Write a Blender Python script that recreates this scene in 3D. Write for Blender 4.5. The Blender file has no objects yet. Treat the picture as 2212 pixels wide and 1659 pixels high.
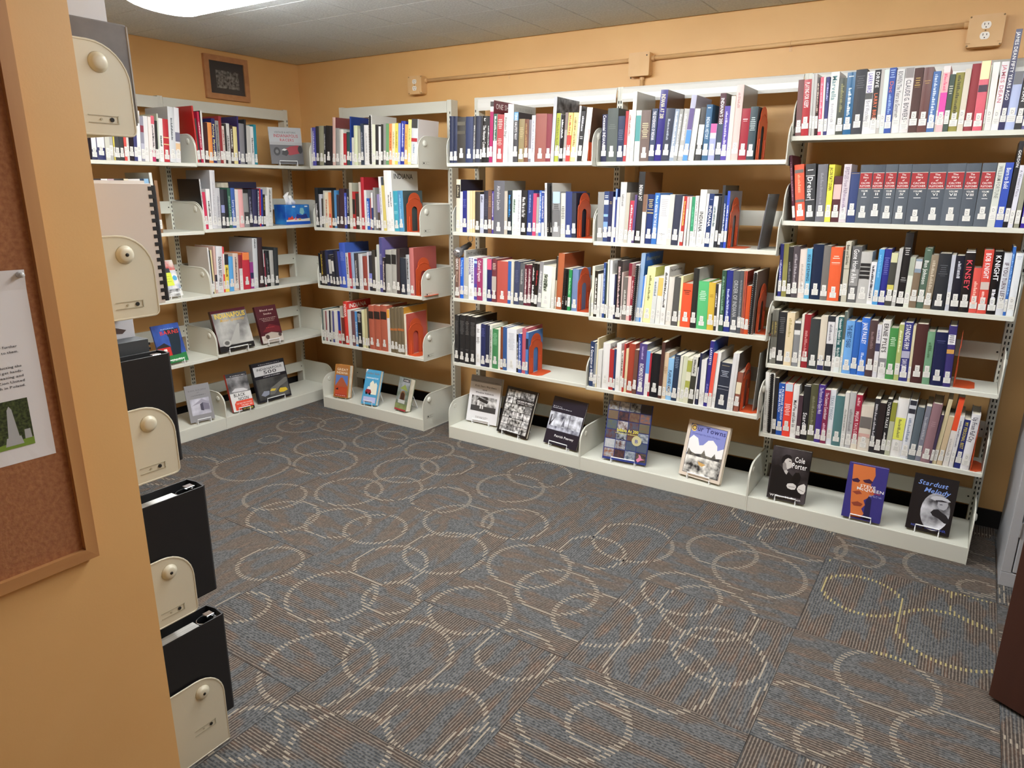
import bpy, bmesh, math, random
from mathutils import Vector, Matrix
R = random.Random(11)
D = bpy.data
SC = bpy.context.scene
COL = SC.collection

# ------------------------------------------------------------------ camera
cam = D.cameras.new('camera'); cam.sensor_width = 36.0; cam.lens = 24.600; cam.clip_start = 0.05
camo = D.objects.new('camera', cam); COL.objects.link(camo)
_r = Vector((0.8377, 0.5461, 0.0081)); _u = Vector((-0.1548, 0.2232, 0.9624)); _f = Vector((-0.5237, 0.8075, -0.2715))
_f.normalize(); _r = (_r - _f * _r.dot(_f)).normalized(); _u = _r.cross(_f)
camo.matrix_world = Matrix(((_r.x, _u.x, -_f.x, 2.5668), (_r.y, _u.y, -_f.y, -3.2404), (_r.z, _u.z, -_f.z, 1.5124), (0, 0, 0, 1)))
SC.camera = camo

# ------------------------------------------------------------------ world, light level
W = D.worlds.new('world'); SC.world = W; W.use_nodes = True
W.node_tree.nodes['Background'].inputs[0].default_value = (0.9, 0.95, 1.0, 1)
W.node_tree.nodes['Background'].inputs[1].default_value = 0.03
SC.view_settings.view_transform = 'Standard'; SC.view_settings.look = 'None'
SC.view_settings.gamma = 1.0; SC.view_settings.use_curve_mapping = False
SC.view_settings.exposure = 0.27
SC.cycles.use_denoising = True
SC.cycles.max_bounces = 8; SC.cycles.diffuse_bounces = 4
SC.cycles.caustics_reflective = False; SC.cycles.caustics_refractive = False
LAMP_A = 24.0      # the visible fixture's diffuser
LAMP_B = 19.0      # the next fixture of the same row
LAMP_C = 1.0       # the fixture over the doorway end
CEIL = 2.334

# ------------------------------------------------------------------ materials
def lin(h):
    v = [int(h[i:i + 2], 16) / 255 for i in (0, 2, 4)]
    return [(c / 12.92 if c <= .04045 else ((c + .055) / 1.055) ** 2.4) for c in v]
_M = {}
def mat(h, rough=0.5, metal=0.0, emit=0.0, coat=0.0):
    k = (h, rough, metal, emit, coat)
    if k in _M: return _M[k]
    m = D.materials.new('paint_' + h); m.use_nodes = True
    b = m.node_tree.nodes['Principled BSDF']
    c = lin(h)
    b.inputs['Base Color'].default_value = (*c, 1)
    b.inputs['Roughness'].default_value = rough
    b.inputs['Metallic'].default_value = metal
    if coat: b.inputs['Coat Weight'].default_value = coat
    if emit:
        b.inputs['Emission Color'].default_value = (*c, 1); b.inputs['Emission Strength'].default_value = emit
    m.diffuse_color = (*c, 1)
    _M[k] = m
    return m
def nt(name):
    m = D.materials.new(name); m.use_nodes = True
    t = m.node_tree
    return m, t, t.nodes, t.links, t.nodes['Principled BSDF']
def node(t, kind, **kw):
    n = t.nodes.new(kind)
    for k, v in kw.items(): setattr(n, k, v)
    return n
def noisy(name, ca, cb, scale, rough=0.6, detail=4, bump=0.0, stretch=None, bscale=None, coord='Object'):
    k = ('noisy', name)
    if k in _M: return _M[k]
    m, t, ns, ls, b = nt(name)
    tc = node(t, 'ShaderNodeTexCoord'); mp = node(t, 'ShaderNodeMapping')
    ls.new(tc.outputs[coord], mp.inputs[0])
    if stretch: mp.inputs['Scale'].default_value = stretch
    n = node(t, 'ShaderNodeTexNoise'); n.inputs['Scale'].default_value = scale; n.inputs['Detail'].default_value = detail
    ls.new(mp.outputs[0], n.inputs['Vector'])
    r = node(t, 'ShaderNodeValToRGB')
    r.color_ramp.elements[0].position = .35; r.color_ramp.elements[1].position = .65
    r.color_ramp.elements[0].color = (*lin(ca), 1); r.color_ramp.elements[1].color = (*lin(cb), 1)
    ls.new(n.outputs['Fac'], r.inputs[0]); ls.new(r.outputs[0], b.inputs['Base Color'])
    b.inputs['Roughness'].default_value = rough
    if bump:
        n2 = n
        if bscale:
            n2 = node(t, 'ShaderNodeTexNoise'); n2.inputs['Scale'].default_value = bscale; n2.inputs['Detail'].default_value = 3
            ls.new(mp.outputs[0], n2.inputs['Vector'])
        bp = node(t, 'ShaderNodeBump'); bp.inputs['Strength'].default_value = bump; bp.inputs['Distance'].default_value = .004
        ls.new(n2.outputs['Fac'], bp.inputs['Height']); ls.new(bp.outputs[0], b.inputs['Normal'])
    m.diffuse_color = (*lin(ca), 1)
    _M[k] = m
    return m
WALL = noisy('orange_wall_paint', 'e0b478', 'dbae72', 3.0, .45, 3, .035, bscale=220)
CEILM = noisy('acoustic_tile', 'c6ced3', 'd8e0e4', 90, .9, 6, .5, bscale=120)
STEEL = noisy('shelf_enamel', 'd2d3c9', 'cdcec4', 2.0, .38, 2)
STEELD = mat('1c1c1a', .8)
PUTTY = noisy('putty_enamel', 'cdc8b4', 'c8c2ad', 2.0, .4, 2)
OAK = noisy('oak_wood', 'a9764a', 'c0905c', 14, .45, 6, .1, (1, 1, .06))
OAKH = noisy('oak_wood_rail', 'a9764a', 'c0905c', 14, .45, 6, .1, (1, .06, 1))
CORK = noisy('cork', '94603f', 'a8734c', 120, .9, 8, .3)
PAGE = noisy('book_pages', 'd8d0bc', 'ece6d6', 40, .8, 2, 0, (60, 1, .5))
PHOTO = noisy('grey_photo_print', '1c1c1e', 'd8d8d8', 28, .35, 6)
PHOTOD = noisy('dark_photo_print', '101014', '8c8c90', 22, .3, 6)
WHITE = mat('eeeeea', .5)
LABEL = mat('dcdcd8', .45)
LABELD = mat('9a9a9a', .6)
WIRE = mat('eceff2', .35)
ORANGE = noisy('orange_enamel', 'c9562f', 'c24e2b', 3, .4, 2)
BLACKB = mat('17171a', .45)
BLACKV = mat('26262a', .4)
RUBBER = mat('18181a', .6)

# ------------------------------------------------------------------ mesh helpers
class MB:
    def __init__(s): s.v = []; s.f = []; s.m = []
    def add(s, vs, fs, m=0):
        o = len(s.v); s.v += [tuple(p) for p in vs]
        s.f += [tuple(i + o for i in f) for f in fs]; s.m += [m] * len(fs)
    def box(s, a, b, m=0):
        x0, y0, z0 = a; x1, y1, z1 = b
        s.add([(x0, y0, z0), (x1, y0, z0), (x1, y1, z0), (x0, y1, z0), (x0, y0, z1), (x1, y0, z1), (x1, y1, z1), (x0, y1, z1)],
              [(0, 3, 2, 1), (4, 5, 6, 7), (0, 1, 5, 4), (1, 2, 6, 5), (2, 3, 7, 6), (3, 0, 4, 7)], m)
    def quad(s, a, b, c, d, m=0): s.add([a, b, c, d], [(0, 1, 2, 3)], m)
    def prism(s, poly, fn, d0, d1, m=0, mside=None):
        """extrude a 2D polygon between depths d0 and d1; fn(p, d) -> 3D"""
        n = len(poly)
        vs = [fn(p, d0) for p in poly] + [fn(p, d1) for p in poly]
        s.add(vs, [tuple(range(n))[::-1], tuple(range(n, 2 * n))], m)
        s.add(vs, [(i, (i + 1) % n, n + (i + 1) % n, n + i) for i in range(n)], m if mside is None else mside)
    def tube(s, pts, r, seg=8, m=0, closed=False):
        pts = [Vector(p) for p in pts]; n = len(pts); o = len(s.v); ref = None
        for i, p in enumerate(pts):
            a = pts[i - 1] if (i or closed) else p; b = pts[(i + 1) % n] if (i < n - 1 or closed) else p
            d = (b - a).normalized()
            if ref is None: ref = Vector((0, 0, 1)) if abs(d.z) < .9 else Vector((1, 0, 0))
            x = d.cross(ref).normalized(); y = x.cross(d).normalized(); ref = y
            for k in range(seg):
                t = 2 * math.pi * k / seg
                s.v.append(tuple(p + (x * math.cos(t) + y * math.sin(t)) * r))
        for i in range(n if closed else n - 1):
            j = (i + 1) % n
            for k in range(seg):
                s.f.append((o + i * seg + k, o + i * seg + (k + 1) % seg, o + j * seg + (k + 1) % seg, o + j * seg + k)); s.m.append(m)
        if not closed:
            s.f.append(tuple(o + k for k in range(seg))[::-1]); s.f.append(tuple(o + (n - 1) * seg + k for k in range(seg))); s.m += [m, m]
    def lathe(s, prof, c, ax, seg=20, m=0):
        """prof: [(r, h)] about axis 'ax' (unit Vector) at c"""
        ax = Vector(ax).normalized(); ref = Vector((0, 0, 1)) if abs(ax.z) < .9 else Vector((1, 0, 0))
        x = ax.cross(ref).normalized(); y = ax.cross(x); c = Vector(c); o = len(s.v)
        for r, h in prof:
            for k in range(seg):
                t = 2 * math.pi * k / seg
                s.v.append(tuple(c + ax * h + (x * math.cos(t) + y * math.sin(t)) * max(r, 1e-5)))
        for i in range(len(prof) - 1):
            for k in range(seg):
                s.f.append((o + i * seg + k, o + i * seg + (k + 1) % seg, o + (i + 1) * seg + (k + 1) % seg, o + (i + 1) * seg + k)); s.m.append(m)
        s.f.append(tuple(o + k for k in range(seg))); s.f.append(tuple(o + (len(prof) - 1) * seg + k for k in range(seg))[::-1]); s.m += [m, m]
    def mesh(s, name, mats, smooth=False):
        me = D.meshes.new(name); me.from_pydata(s.v, [], s.f)
        for x in (mats if isinstance(mats, (list, tuple)) else [mats]): me.materials.append(x)
        me.polygons.foreach_set('material_index', s.m)
        if smooth: me.polygons.foreach_set('use_smooth', [True] * len(s.f))
        bm = bmesh.new(); bm.from_mesh(me); bmesh.ops.recalc_face_normals(bm, faces=bm.faces); bm.to_mesh(me); bm.free()
        return me
    def build(s, name, mats, parent=None, smooth=False, bevel=0.0, kind=None, loc=None, rot=None):
        o = D.objects.new(name, s.mesh(name, mats, smooth)); COL.objects.link(o)
        if parent is not None: o.parent = parent
        if loc is not None: o.location = loc
        if rot is not None: o.rotation_euler = rot
        if bevel:
            b = o.modifiers.new('bevel', 'BEVEL'); b.width = bevel; b.segments = 2; b.limit_method = 'ANGLE'; b.angle_limit = .7
        if kind: o['kind'] = kind
        return o
def tag(o, label, cat, group=None):
    o['label'] = label; o['category'] = cat
    if group: o['group'] = group
    return o
def thing(name, label, cat, loc=(0, 0, 0), rz=0.0, group=None):
    o = D.objects.new(name, None); COL.objects.link(o); o.location = loc; o.rotation_euler = (0, 0, rz)
    o.empty_display_size = .05
    return tag(o, label, cat, group)
def struct(o): o['kind'] = 'structure'; return o
def rrect(w, h, r, n=5, cx=0, cy=0):
    p = []
    for (x, y, a0) in ((w / 2 - r, h / 2 - r, 0), (-w / 2 + r, h / 2 - r, 90), (-w / 2 + r, -h / 2 + r, 180), (w / 2 - r, -h / 2 + r, 270)):
        for i in range(n + 1):
            a = math.radians(a0 + 90 * i / n); p.append((cx + x + r * math.cos(a), cy + y + r * math.sin(a)))
    return p

# glyph outlines of the built-in font, filled once per character
_G = {}
def glyphs(text):
    need = [c for c in dict.fromkeys(text) if c not in _G and c != ' ']
    if not need: return
    objs = []
    for c in need:
        cu = D.curves.new('glyph', 'FONT'); cu.body = c; cu.size = 1.0; cu.resolution_u = 2; cu.offset = .012
        o = D.objects.new('glyph', cu); COL.objects.link(o); objs.append((c, o, cu))
    dg = bpy.context.evaluated_depsgraph_get(); dg.update()
    for c, o, cu in objs:
        e = o.evaluated_get(dg); me = e.to_mesh()
        vs = [(v.co.x, v.co.y) for v in me.vertices]; fs = [tuple(p.vertices) for p in me.polygons]
        e.to_mesh_clear()
        _G[c] = (vs, fs, max([v[0] for v in vs] or [.3]) + .07)
    for c, o, cu in objs:
        D.objects.remove(o); D.curves.remove(cu)
def text_width(t): return sum(.3 if c == ' ' else _G[c][2] for c in t)
def put_text(mb, t, fn, length, height, m=0, center=False):
    """lay t along fn(x, y): x runs 0..length, capital height = height"""
    glyphs(t); w = text_width(t); sx = length / w; sy = height / .73; x = 0
    for c in t:
        if c == ' ': x += .3; continue
        vs, fs, a = _G[c]
        mb.add([fn((x + vx) * sx, vy * sy) for vx, vy in vs], fs, m); x += a
glyphs('ABCDEFGHIJKLMNOPQRSTUVWXYZabcdefghijklmnopqrstuvwxyz0123456789\'.,&-/')
# ------------------------------------------------------------------ room shell
XL, YB = -1.697, 0.474            # wall_left plane, wall_back plane
XR, YF = 3.75, -4.7               # beyond the frame on the right / behind the doorway
def slab(name, a, b, m, parent=None):
    mb = MB(); mb.box(a, b); return struct(mb.build(name, m, parent))
slab('wall_left', (XL - .12, -2.9, -.02), (XL, YB + .12, CEIL + .1), WALL)
slab('wall_back', (XL, YB, -.02), (XR + .12, YB + .12, CEIL + .1), WALL)
slab('wall_right', (XR, YF, -.02), (XR + .12, YB, CEIL + .1), WALL)
slab('wall_front', (XL, -2.9, -.02), (1.02, -2.78, CEIL + .1), WALL)
slab('wall_rear', (1.02, YF - .12, -.02), (XR + .12, YF, CEIL + .1), WALL)
slab('wall_partition', (1.02, YF, -.02), (1.10, -2.492, CEIL + .1), WALL)
slab('baseboard_back', (XL + .012, YB - .012, 0), (XR, YB, .085), RUBBER)
slab('baseboard_left', (XL, -2.78, 0), (XL + .012, YB, .085), RUBBER)

# carpet tiles: 24 in squares laid quarter-turned
ROW = .0095                       # pitch of the tufted rows
def carpet():
    m, t, ns, ls, b = nt('carpet_tile')
    uv = node(t, 'ShaderNodeUVMap'); sp = node(t, 'ShaderNodeSeparateXYZ'); ls.new(uv.outputs[0], sp.inputs[0])
    def math_(op, a, b_=None, c=None):
        n = node(t, 'ShaderNodeMath', operation=op)
        for i, x in enumerate((a, b_, c)):
            if x is None: continue
            if isinstance(x, (int, float)): n.inputs[i].default_value = x
            else: ls.new(x, n.inputs[i])
        return n.outputs[0]
    U, V = sp.outputs[0], sp.outputs[1]
    rc = math_('DIVIDE', V, ROW); row = math_('FLOOR', rc); fr = math_('FRACT', rc)
    line = math_('LESS_THAN', math_('ABSOLUTE', math_('SUBTRACT', fr, .5)), .2)
    us = math_('FLOOR', math_('DIVIDE', U, .007))
    cb = node(t, 'ShaderNodeCombineXYZ'); ls.new(us, cb.inputs[0]); ls.new(math_('FLOOR', math_('MULTIPLY', rc, 2.0)), cb.inputs[1])
    wn = node(t, 'ShaderNodeTexWhiteNoise', noise_dimensions='2D'); ls.new(cb.outputs[0], wn.inputs['Vector'])
    cb2 = node(t, 'ShaderNodeCombineXYZ'); ls.new(math_('MULTIPLY', U, .8), cb2.inputs[0]); ls.new(math_('DIVIDE', row, 40.0), cb2.inputs[1])
    n1 = node(t, 'ShaderNodeTexNoise'); n1.inputs['Scale'].default_value = 6.5; n1.inputs['Detail'].default_value = 1.0
    ls.new(cb2.outputs[0], n1.inputs['Vector'])
    patch = node(t, 'ShaderNodeMapRange', interpolation_type='SMOOTHSTEP')
    patch.inputs[1].default_value = .44; patch.inputs[2].default_value = .54
    ls.new(n1.outputs['Fac'], patch.inputs[0])
    cb3 = node(t, 'ShaderNodeCombineXYZ'); ls.new(math_('MULTIPLY', U, 9.0), cb3.inputs[0]); ls.new(row, cb3.inputs[1])
    n2 = node(t, 'ShaderNodeTexNoise'); n2.inputs['Scale'].default_value = 1.0; n2.inputs['Detail'].default_value = 1.0
    ls.new(cb3.outputs[0], n2.inputs['Vector'])
    def mix(f, a, b_):
        n = node(t, 'ShaderNodeMix', data_type='RGBA')
        for k, x in ((0, f), (6, a), (7, b_)):
            if isinstance(x, str): n.inputs[k].default_value = (*lin(x), 1)
            elif isinstance(x, float): n.inputs[k].default_value = x
            else: ls.new(x, n.inputs[k])
        return n.outputs[2]
    rust = node(t, 'ShaderNodeMapRange'); rust.inputs[1].default_value = .5; rust.inputs[2].default_value = .68; ls.new(n2.outputs['Fac'], rust.inputs[0])
    brown_d = mix(rust.outputs[0], '433d39', '574439'); brown = mix(line, brown_d, '70675f')
    blue_d = mix(wn.outputs['Value'], '3e4144', '545557'); blue = mix(line, blue_d, '5e5d5b')
    c = mix(patch.outputs[0], blue, brown)
    h = node(t, 'ShaderNodeHueSaturation'); ls.new(c, h.inputs['Color'])
    ls.new(math_('ADD', math_('MULTIPLY', wn.outputs['Value'], .45), .78), h.inputs['Value'])
    ls.new(h.outputs[0], b.inputs['Base Color'])
    b.inputs['Roughness'].default_value = .95; b.inputs['Specular IOR Level'].default_value = .1
    bp = node(t, 'ShaderNodeBump'); bp.inputs['Strength'].default_value = .35; bp.inputs['Distance'].default_value = .002
    ls.new(math_('ADD', math_('MULTIPLY', line, .6), math_('MULTIPLY', wn.outputs['Value'], .5)), bp.inputs['Height'])
    ls.new(bp.outputs[0], b.inputs['Normal'])
    return m
CARPET = carpet()
YARN = noisy('pale_loop_yarn', '82796b', '968c7e', 300, .9, 2)
YARNY = noisy('straw_loop_yarn', '8e8256', 'a4986a', 300, .9, 2)
floor = slab('floor', (XL, YF, -.05), (XR, YB, -.006), noisy('floor_screed', '5d5651', '6a635d', 30, .95))
RINGS = [(.124, -.539, .173), (.268, -.357, .144), (-.329, -.711, .172), (-.536, -.565, .145), (-.32, -.272, .162), (-.329, -.04, .185), (.036, -.233, .141), (.071, -.919, .166), (.235, -.764, .144), (-.192, -1.172, .15), (.521, -.73, .147), (.28, -1.195, .146), (.019, -1.294, .161), (.732, -.863, .16), (.969, -.744, .15), (.732, -.416, .172), (.767, -.182, .171), (.467, -1.143, .139), (.738, -1.335, .149), (.865, -1.133, .174), (1.222, -1.024, .169), (1.412, -1.127, .155), (.71, -1.634, .168), (.91, -1.518, .106), (1.204, -1.414, .15), (.494, -1.872, .095), (.321, -1.608, .13), (-1.012, -.338, .043), (-.891, -.647, .066), (-.618, -.984, .2), (.21, .012, .117), (1.157, -1.752, .178), (.989, -1.951, .183), (1.484, -1.538, .128), (1.454, -1.917, .146), (1.785, -1.686, .165), (1.299, -2.155, .142), (1.029, -2.263, .1), (1.642, -1.968, .11), (1.853, -.457, .143), (2.033, -.551, .178), (1.498, -.6, .174), (2.408, -.492, .141), (2.545, -.992, .146), (1.946, -.935, .172), (1.926, -1.361, .174), (2.055, -1.159, .147), (1.622, -1.205, .158), (1.82, -.869, .147), (2.709, -.62, .174), (2.12, -.16, .181), (2.357, -.169, .092), (2.696, -.105, .172), (2.361, -1.298, .146), (1.862, -1.674, .091), (2.765, -1.222, .179), (2.447, -1.386, .093), (2.815, -.355, .127), (1.921, .018, .156), (1.391, -.778, .137), (2.795, -.199, .075), (2.82, .246, .12), (-.9, -1.2, .16), (-.75, -1.55, .15), (-.95, -.35, .15), (-.75, -.2, .14), (2.6, -2.2, .15), (1.75, -2.4, .16), (3.1, -.6, .16), (3.2, -1.1, .15), (3.1, -1.6, .17)]
TX, TY, TP, TQ = 2.24, -.865, .607, .600
def carpet_tiles():
    for i in range(-7, 3):
        for j in range(-5, 3):
            x0, x1 = TX + i * TP, TX + (i + 1) * TP; y0, y1 = TY + j * TQ, TY + (j + 1) * TQ
            x0 = max(x0, XL); x1 = min(x1, XR); y1 = min(y1, YB)
            if x1 - x0 < .05 or y1 - y0 < .05 or (x1 < 1.15 and y0 < -2.78): continue
            alongx = (i + j) % 2 == 1            # tile (0,0) has its rows along Y
            g = .0006
            mb = MB(); mb.box((x0 + g, y0 + g, -.0058), (x1 - g, y1 - g, 0))
            o = mb.build('carpet_tile', CARPET, floor)
            uvl = o.data.uv_layers.new(name='UVMap')
            ox, oy = i * 39 * ROW, j * 96 * ROW
            for lp in o.data.loops:
                v = o.data.vertices[lp.vertex_index].co
                uvl.data[lp.index].uv = (v.x + ox, v.y + oy) if alongx else (v.y + oy, v.x + ox)
            yb = MB(); P = 1.5 * ROW; hw = .0085
            for ri, (cx, cy, r) in enumerate(RINGS):
                if cx + r < x0 or cx - r > x1 or cy + r < y0 or cy - r > y1: continue
                cu, cv = (cx, cy) if alongx else (cy, cx)
                ua, ub, va, vb = (x0, x1, y0, y1) if alongx else (y0, y1, x0, x1)
                k0 = math.ceil((cv - r - hw) / P); k1 = math.floor((cv + r + hw) / P)
                for k in range(k0, k1 + 1):
                    v = (k + .5) * P
                    if v < va + .006 or v > vb - .006: continue
                    q = (r + hw) ** 2 - (v - cv) ** 2
                    if q <= 0: continue
                    a = math.sqrt(q); q2 = (r - hw) ** 2 - (v - cv) ** 2
                    segs = [(-a, a)] if q2 <= 0 else [(-a, -math.sqrt(q2)), (math.sqrt(q2), a)]
                    for s0, s1 in segs:
                        ex = max(0, .019 - (s1 - s0)) / 2
                        s0 -= ex; s1 += ex
                        s0 += cu; s1 += cu
                        s0 = max(s0, ua + .004); s1 = min(s1, ub - .004)
                        if s1 - s0 < .006: continue
                        w = .0027; z = .0004 + .00006 * (ri % 9)
                        pts = [(s0, v - w), (s1, v - w), (s1, v + w), (s0, v + w)]
                        if not alongx: pts = [(b_, a_) for a_, b_ in pts]
                        yb.quad(*[(p[0], p[1], z) for p in pts])
            if yb.f:
                yb.build('ring_yarn', YARNY if (i, j) in ((0, 0),) or (i == 0 and j == 0) else YARN, o, kind='stuff')
carpet_tiles()

# ceiling of 12 in acoustic tiles
ceiling = slab('ceiling', (XL, YF, CEIL + .004), (XR, YB, CEIL + .1), CEILM)
def ceiling_tiles():
    p = .303
    for i in range(-4, 11):
        for j in range(-5, 4):
            x0, x1 = -.77 + i * p, -.77 + (i + 1) * p; y0, y1 = -.455 + j * p, -.455 + (j + 1) * p
            x0 = max(x0, XL); y1 = min(y1, YB); x1 = min(x1, XR)
            if x1 - x0 < .03 or y1 - y0 < .03: continue
            g = .0012; c = .003; z0 = CEIL; z1 = CEIL + .0035
            mb = MB()
            top = [(x0 + g, y0 + g), (x1 - g, y0 + g), (x1 - g, y1 - g), (x0 + g, y1 - g)]
            bot = [(x0 + g + c, y0 + g + c), (x1 - g - c, y0 + g + c), (x1 - g - c, y1 - g - c), (x0 + g + c, y1 - g - c)]
            vs = [(*q, z1) for q in top] + [(*q, z0) for q in bot]
            mb.add(vs, [(0, 1, 2, 3), (7, 6, 5, 4)] + [(k, (k + 1) % 4, 4 + (k + 1) % 4, 4 + k) for k in range(4)])
            mb.build('ceiling_tile', CEILM, ceiling)
ceiling_tiles()

# fluorescent wraparound fixtures (lamps of the room)
def fixture(cx, cy, L, label, power):
    t = thing('ceiling_light', label, 'light', (cx, cy, CEIL), 0, 'fluorescent ceiling fixtures')
    mb = MB(); mb.box((-L / 2, -.10, -.03), (L / 2, .10, 0)); mb.build('housing', mat('e8e8e4', .5), t, bevel=.004)
    mb = MB(); w = .19; dz = .092; prof = []
    for k in range(13):
        a = math.pi * k / 12
        prof.append((-w * math.cos(a), -.028 - (dz - .028) * math.sin(a) ** .6))
    mb.prism(prof, lambda p, d: (d, p[0], p[1]), -L / 2 - .01, L / 2 + .01)
    mb.build('diffuser', mat('fdfdfb', .4, 0, power), t)
    for s in (-1, 1):
        mb = MB(); x = s * (L / 2 + .011)
        mb.prism([(a * 1.01, b * 1.01 if b < -.03 else b) for a, b in prof], lambda p, d: (x + d, p[0], p[1]), -.0008, .0015)
        mb.build('end_cap', mat('e8e8e4', .5), t)
    return t
fixture(.61, -1.20, 2.44, 'long white wraparound fluorescent fixture glowing on the ceiling above the carpet', LAMP_A)
fixture(2.75, -1.20, 1.24, 'second glowing fluorescent fixture in line, above the right bookcases', LAMP_B)
fixture(2.1, -3.1, 1.24, 'third glowing fluorescent fixture above the doorway end of the room', LAMP_C)

# ------------------------------------------------------------------ steel bookcases
BW = .914
def end_bracket(parent, x, side, yf, z, yb=.31, base=False, knob_hole=False):
    """side -1: left end of a shelf, +1: right end; outward is side*x"""
    zt = z + .158; zb = z - (.0775 if base else .022); r = .078; e = .012
    pts = []
    for k in range(9):
        a = math.radians(180 - 90 * k / 8); pts.append((yf + r + r * math.cos(a), zt - r + r * math.sin(a)))
    pts += [(yb, zt), (yb, zb)]
    if base: pts += [(yf, zb)]
    else:
        for k in range(5):
            a = math.radians(270 - 90 * k / 4); pts.append((yf + e + e * math.cos(a), zb + e + e * math.sin(a)))
    mb = MB(); mb.prism(pts, lambda p, d: (x + d, p[0], p[1]), -.0011, .0011)
    mb.tube([(x, p[0], p[1]) for p in pts], .0026, 6, 0, True)
    o = mb.build('end_bracket', STEEL if parent.get('enamel') != 'putty' else PUTTY, parent)
    k = MB(); c = (x + side * .001, yf + .062, z + .118)
    k.lathe([(.0205, 0), (.0195, .0025), (.0165, .0045), (.0155, .007), (.0125, .009), (.007, .0098), (0, .01)], c, (side, 0, 0), 20)
    k.lathe([(.016, 0), (.012, .002), (.006, .001), (0, .001)], (x - side * .001, c[1], c[2]), (-side, 0, 0), 16)
    if knob_hole: k.lathe([(.004, 0), (.004, .001), (0, .001)], (x + side * .0108, c[1], c[2]), (side, 0, 0), 10, 1)
    kb = k.build('knob', [o.data.materials[0], STEELD], o, smooth=True)
    s = MB(); zc = z + .008; y0 = yf + .035
    xs = x + side * .0016
    for a, b in (((y0, zc - .008), (y0 + .062, zc - .0065)), ((y0, zc + .0065), (y0 + .062, zc + .008)), ((y0, zc - .008), (y0 + .002, zc + .008))):
        s.box((min(xs, xs + side * .0008), a[0], a[1]), (max(xs, xs + side * .0008), b[0], b[1]), 0)
    s.lathe([(.0045, 0), (.0045, .0012), (0, .0012)], (xs, y0 + .014, zc), (side, 0, 0), 10, 1)
    s.lathe([(.0025, 0), (.0025, .0012), (0, .0012)], (xs, y0 + .036, zc), (side, 0, 0), 8, 0)
    s.build('slot_plate', [mat('aaa58f' if parent.get('enamel') == 'putty' else 'a9a99e', .5), STEELD], o)
    return o
def upright(parent, x, cols, top=2.01, y0=.312, y1=.378):
    mb = MB(); hw = .0165
    mb.box((x - hw, y0, 0), (x + hw, y1, top)); 
    if len(cols) > 1: mb.box((x - .0008, y0 - .0016, 0), (x + .0008, y0, top))
    o = mb.build('upright', STEEL, parent, bevel=.002)
    s = MB()
    n = int((top - .08) / .0254)
    for c in cols:
        for k in range(n):
            z = .05 + k * .0254
            s.box((x + c - .0026, y0 - .0011, z), (x + c + .0026, y0 - .0003, z + .0135))
    s.build('slot_row', STEELD, o)
    return o
def bookcase(label, loc, rz, shelves, zb=.0775, left_up=True, right_up=True, cols=((.007,), (-.007,)), canopy=False, group='steel library bookcases', rail=True, hole=False, enamel=None):
    t = thing('steel_bookcase', label, 'bookcase', loc, rz, group)
    if enamel: t['enamel'] = enamel
    ST = PUTTY if enamel == 'putty' else STEEL
    mb = MB(); mb.box((.004, 0, 0), (BW - .004, .012, zb)); mb.build('kick_plate', ST, t, bevel=.002)
    mb = MB(); mb.box((.004, .0125, zb - .012), (BW - .004, .311, zb)); mb.build('base_deck', ST, t, bevel=.0015)
    for x, s in ((.0022, -1), (BW - .0022, 1)): end_bracket(t, x, s, 0.0, zb, base=True, knob_hole=hole)
    for z, yf in shelves:
        mb = MB()
        prof = [(yf, z - .019), (yf, z - .0015), (yf + .0015, z), (.311, z), (.311, z - .016), (.309, z - .016), (.309, z - .0025), (yf + .004, z - .0025), (yf + .004, z - .019)]
        mb.prism(prof, lambda p, d: (d, p[0], p[1]), .0055, BW - .0055)
        mb.build('shelf', ST, t)
        for x, s in ((.0028, -1), (BW - .0028, 1)): end_bracket(t, x, s, yf, z, knob_hole=hole and z > .4 and z < .5 or hole and z > 1.1 and z < 1.3)
    for z, yf in [(zb - .02, 0)] + list(shelves):
        if z > 1.6: continue
        mb = MB(); mb.box((.017, .314, z + .094), (BW - .017, .326, z + .166))
        for x in (.022, BW - .03): mb.lathe([(.004, 0), (.004, .001), (0, .001)], (x + .004, .3139, z + .13), (0, -1, 0), 8, 1)
        mb.build('back_rail', [ST, STEELD], t)
    if rail:
        mb = MB()
        if canopy:
            prof = [(.300, 1.935), (.296, 1.95), (.298, 1.975), (.304, 1.998), (.312, 2.008), (.322, 2.010), (.322, 2.004), (.31, 1.995), (.304, 1.97), (.303, 1.935)]
            mb.prism(prof, lambda p, d: (d, p[0], p[1]), .018, BW - .018)
            mb.build('top_rail', mat('dededa', .22), t)
        else:
            mb.box((.017, .308, 1.938), (BW - .017, .322, 2.004)); mb.build('top_rail', ST, t, bevel=.002)
    if left_up: upright(t, 0, cols[0])
    if right_up: upright(t, BW, cols[1])
    return t
S5 = lambda *a: [(z, y) for z, y in a]
SA = S5((1.637, .022), (1.256, .066), (.87, .061), (.478, .051))
SB = S5((1.635, .066), (1.245, .066), (.856, .046), (.475, .041))
SCs = S5((1.732, .096), (1.376, .096), (1.037, .106), (.723, .091), (.376, .104))
SD = S5((1.632, .020), (1.244, .020), (.861, .020), (.476, .020))
two = ((.0065, -.0065), (.0065, -.0065))
bookcase('pale grey steel bookcase, third from right, with three propped books on its base', (0, 0, 0), 0, SA, canopy=True, cols=((-.007,), two[1]))
bookcase('pale grey steel bookcase, second from right, with two propped books on its base', (BW, 0, 0), 0, SB, left_up=False, canopy=True, cols=two)
bookcase('pale grey rightmost steel bookcase with six levels beside the grey cabinet', (2 * BW, 0, 0), 0, SCs, left_up=False, canopy=True, cols=two)
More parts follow.
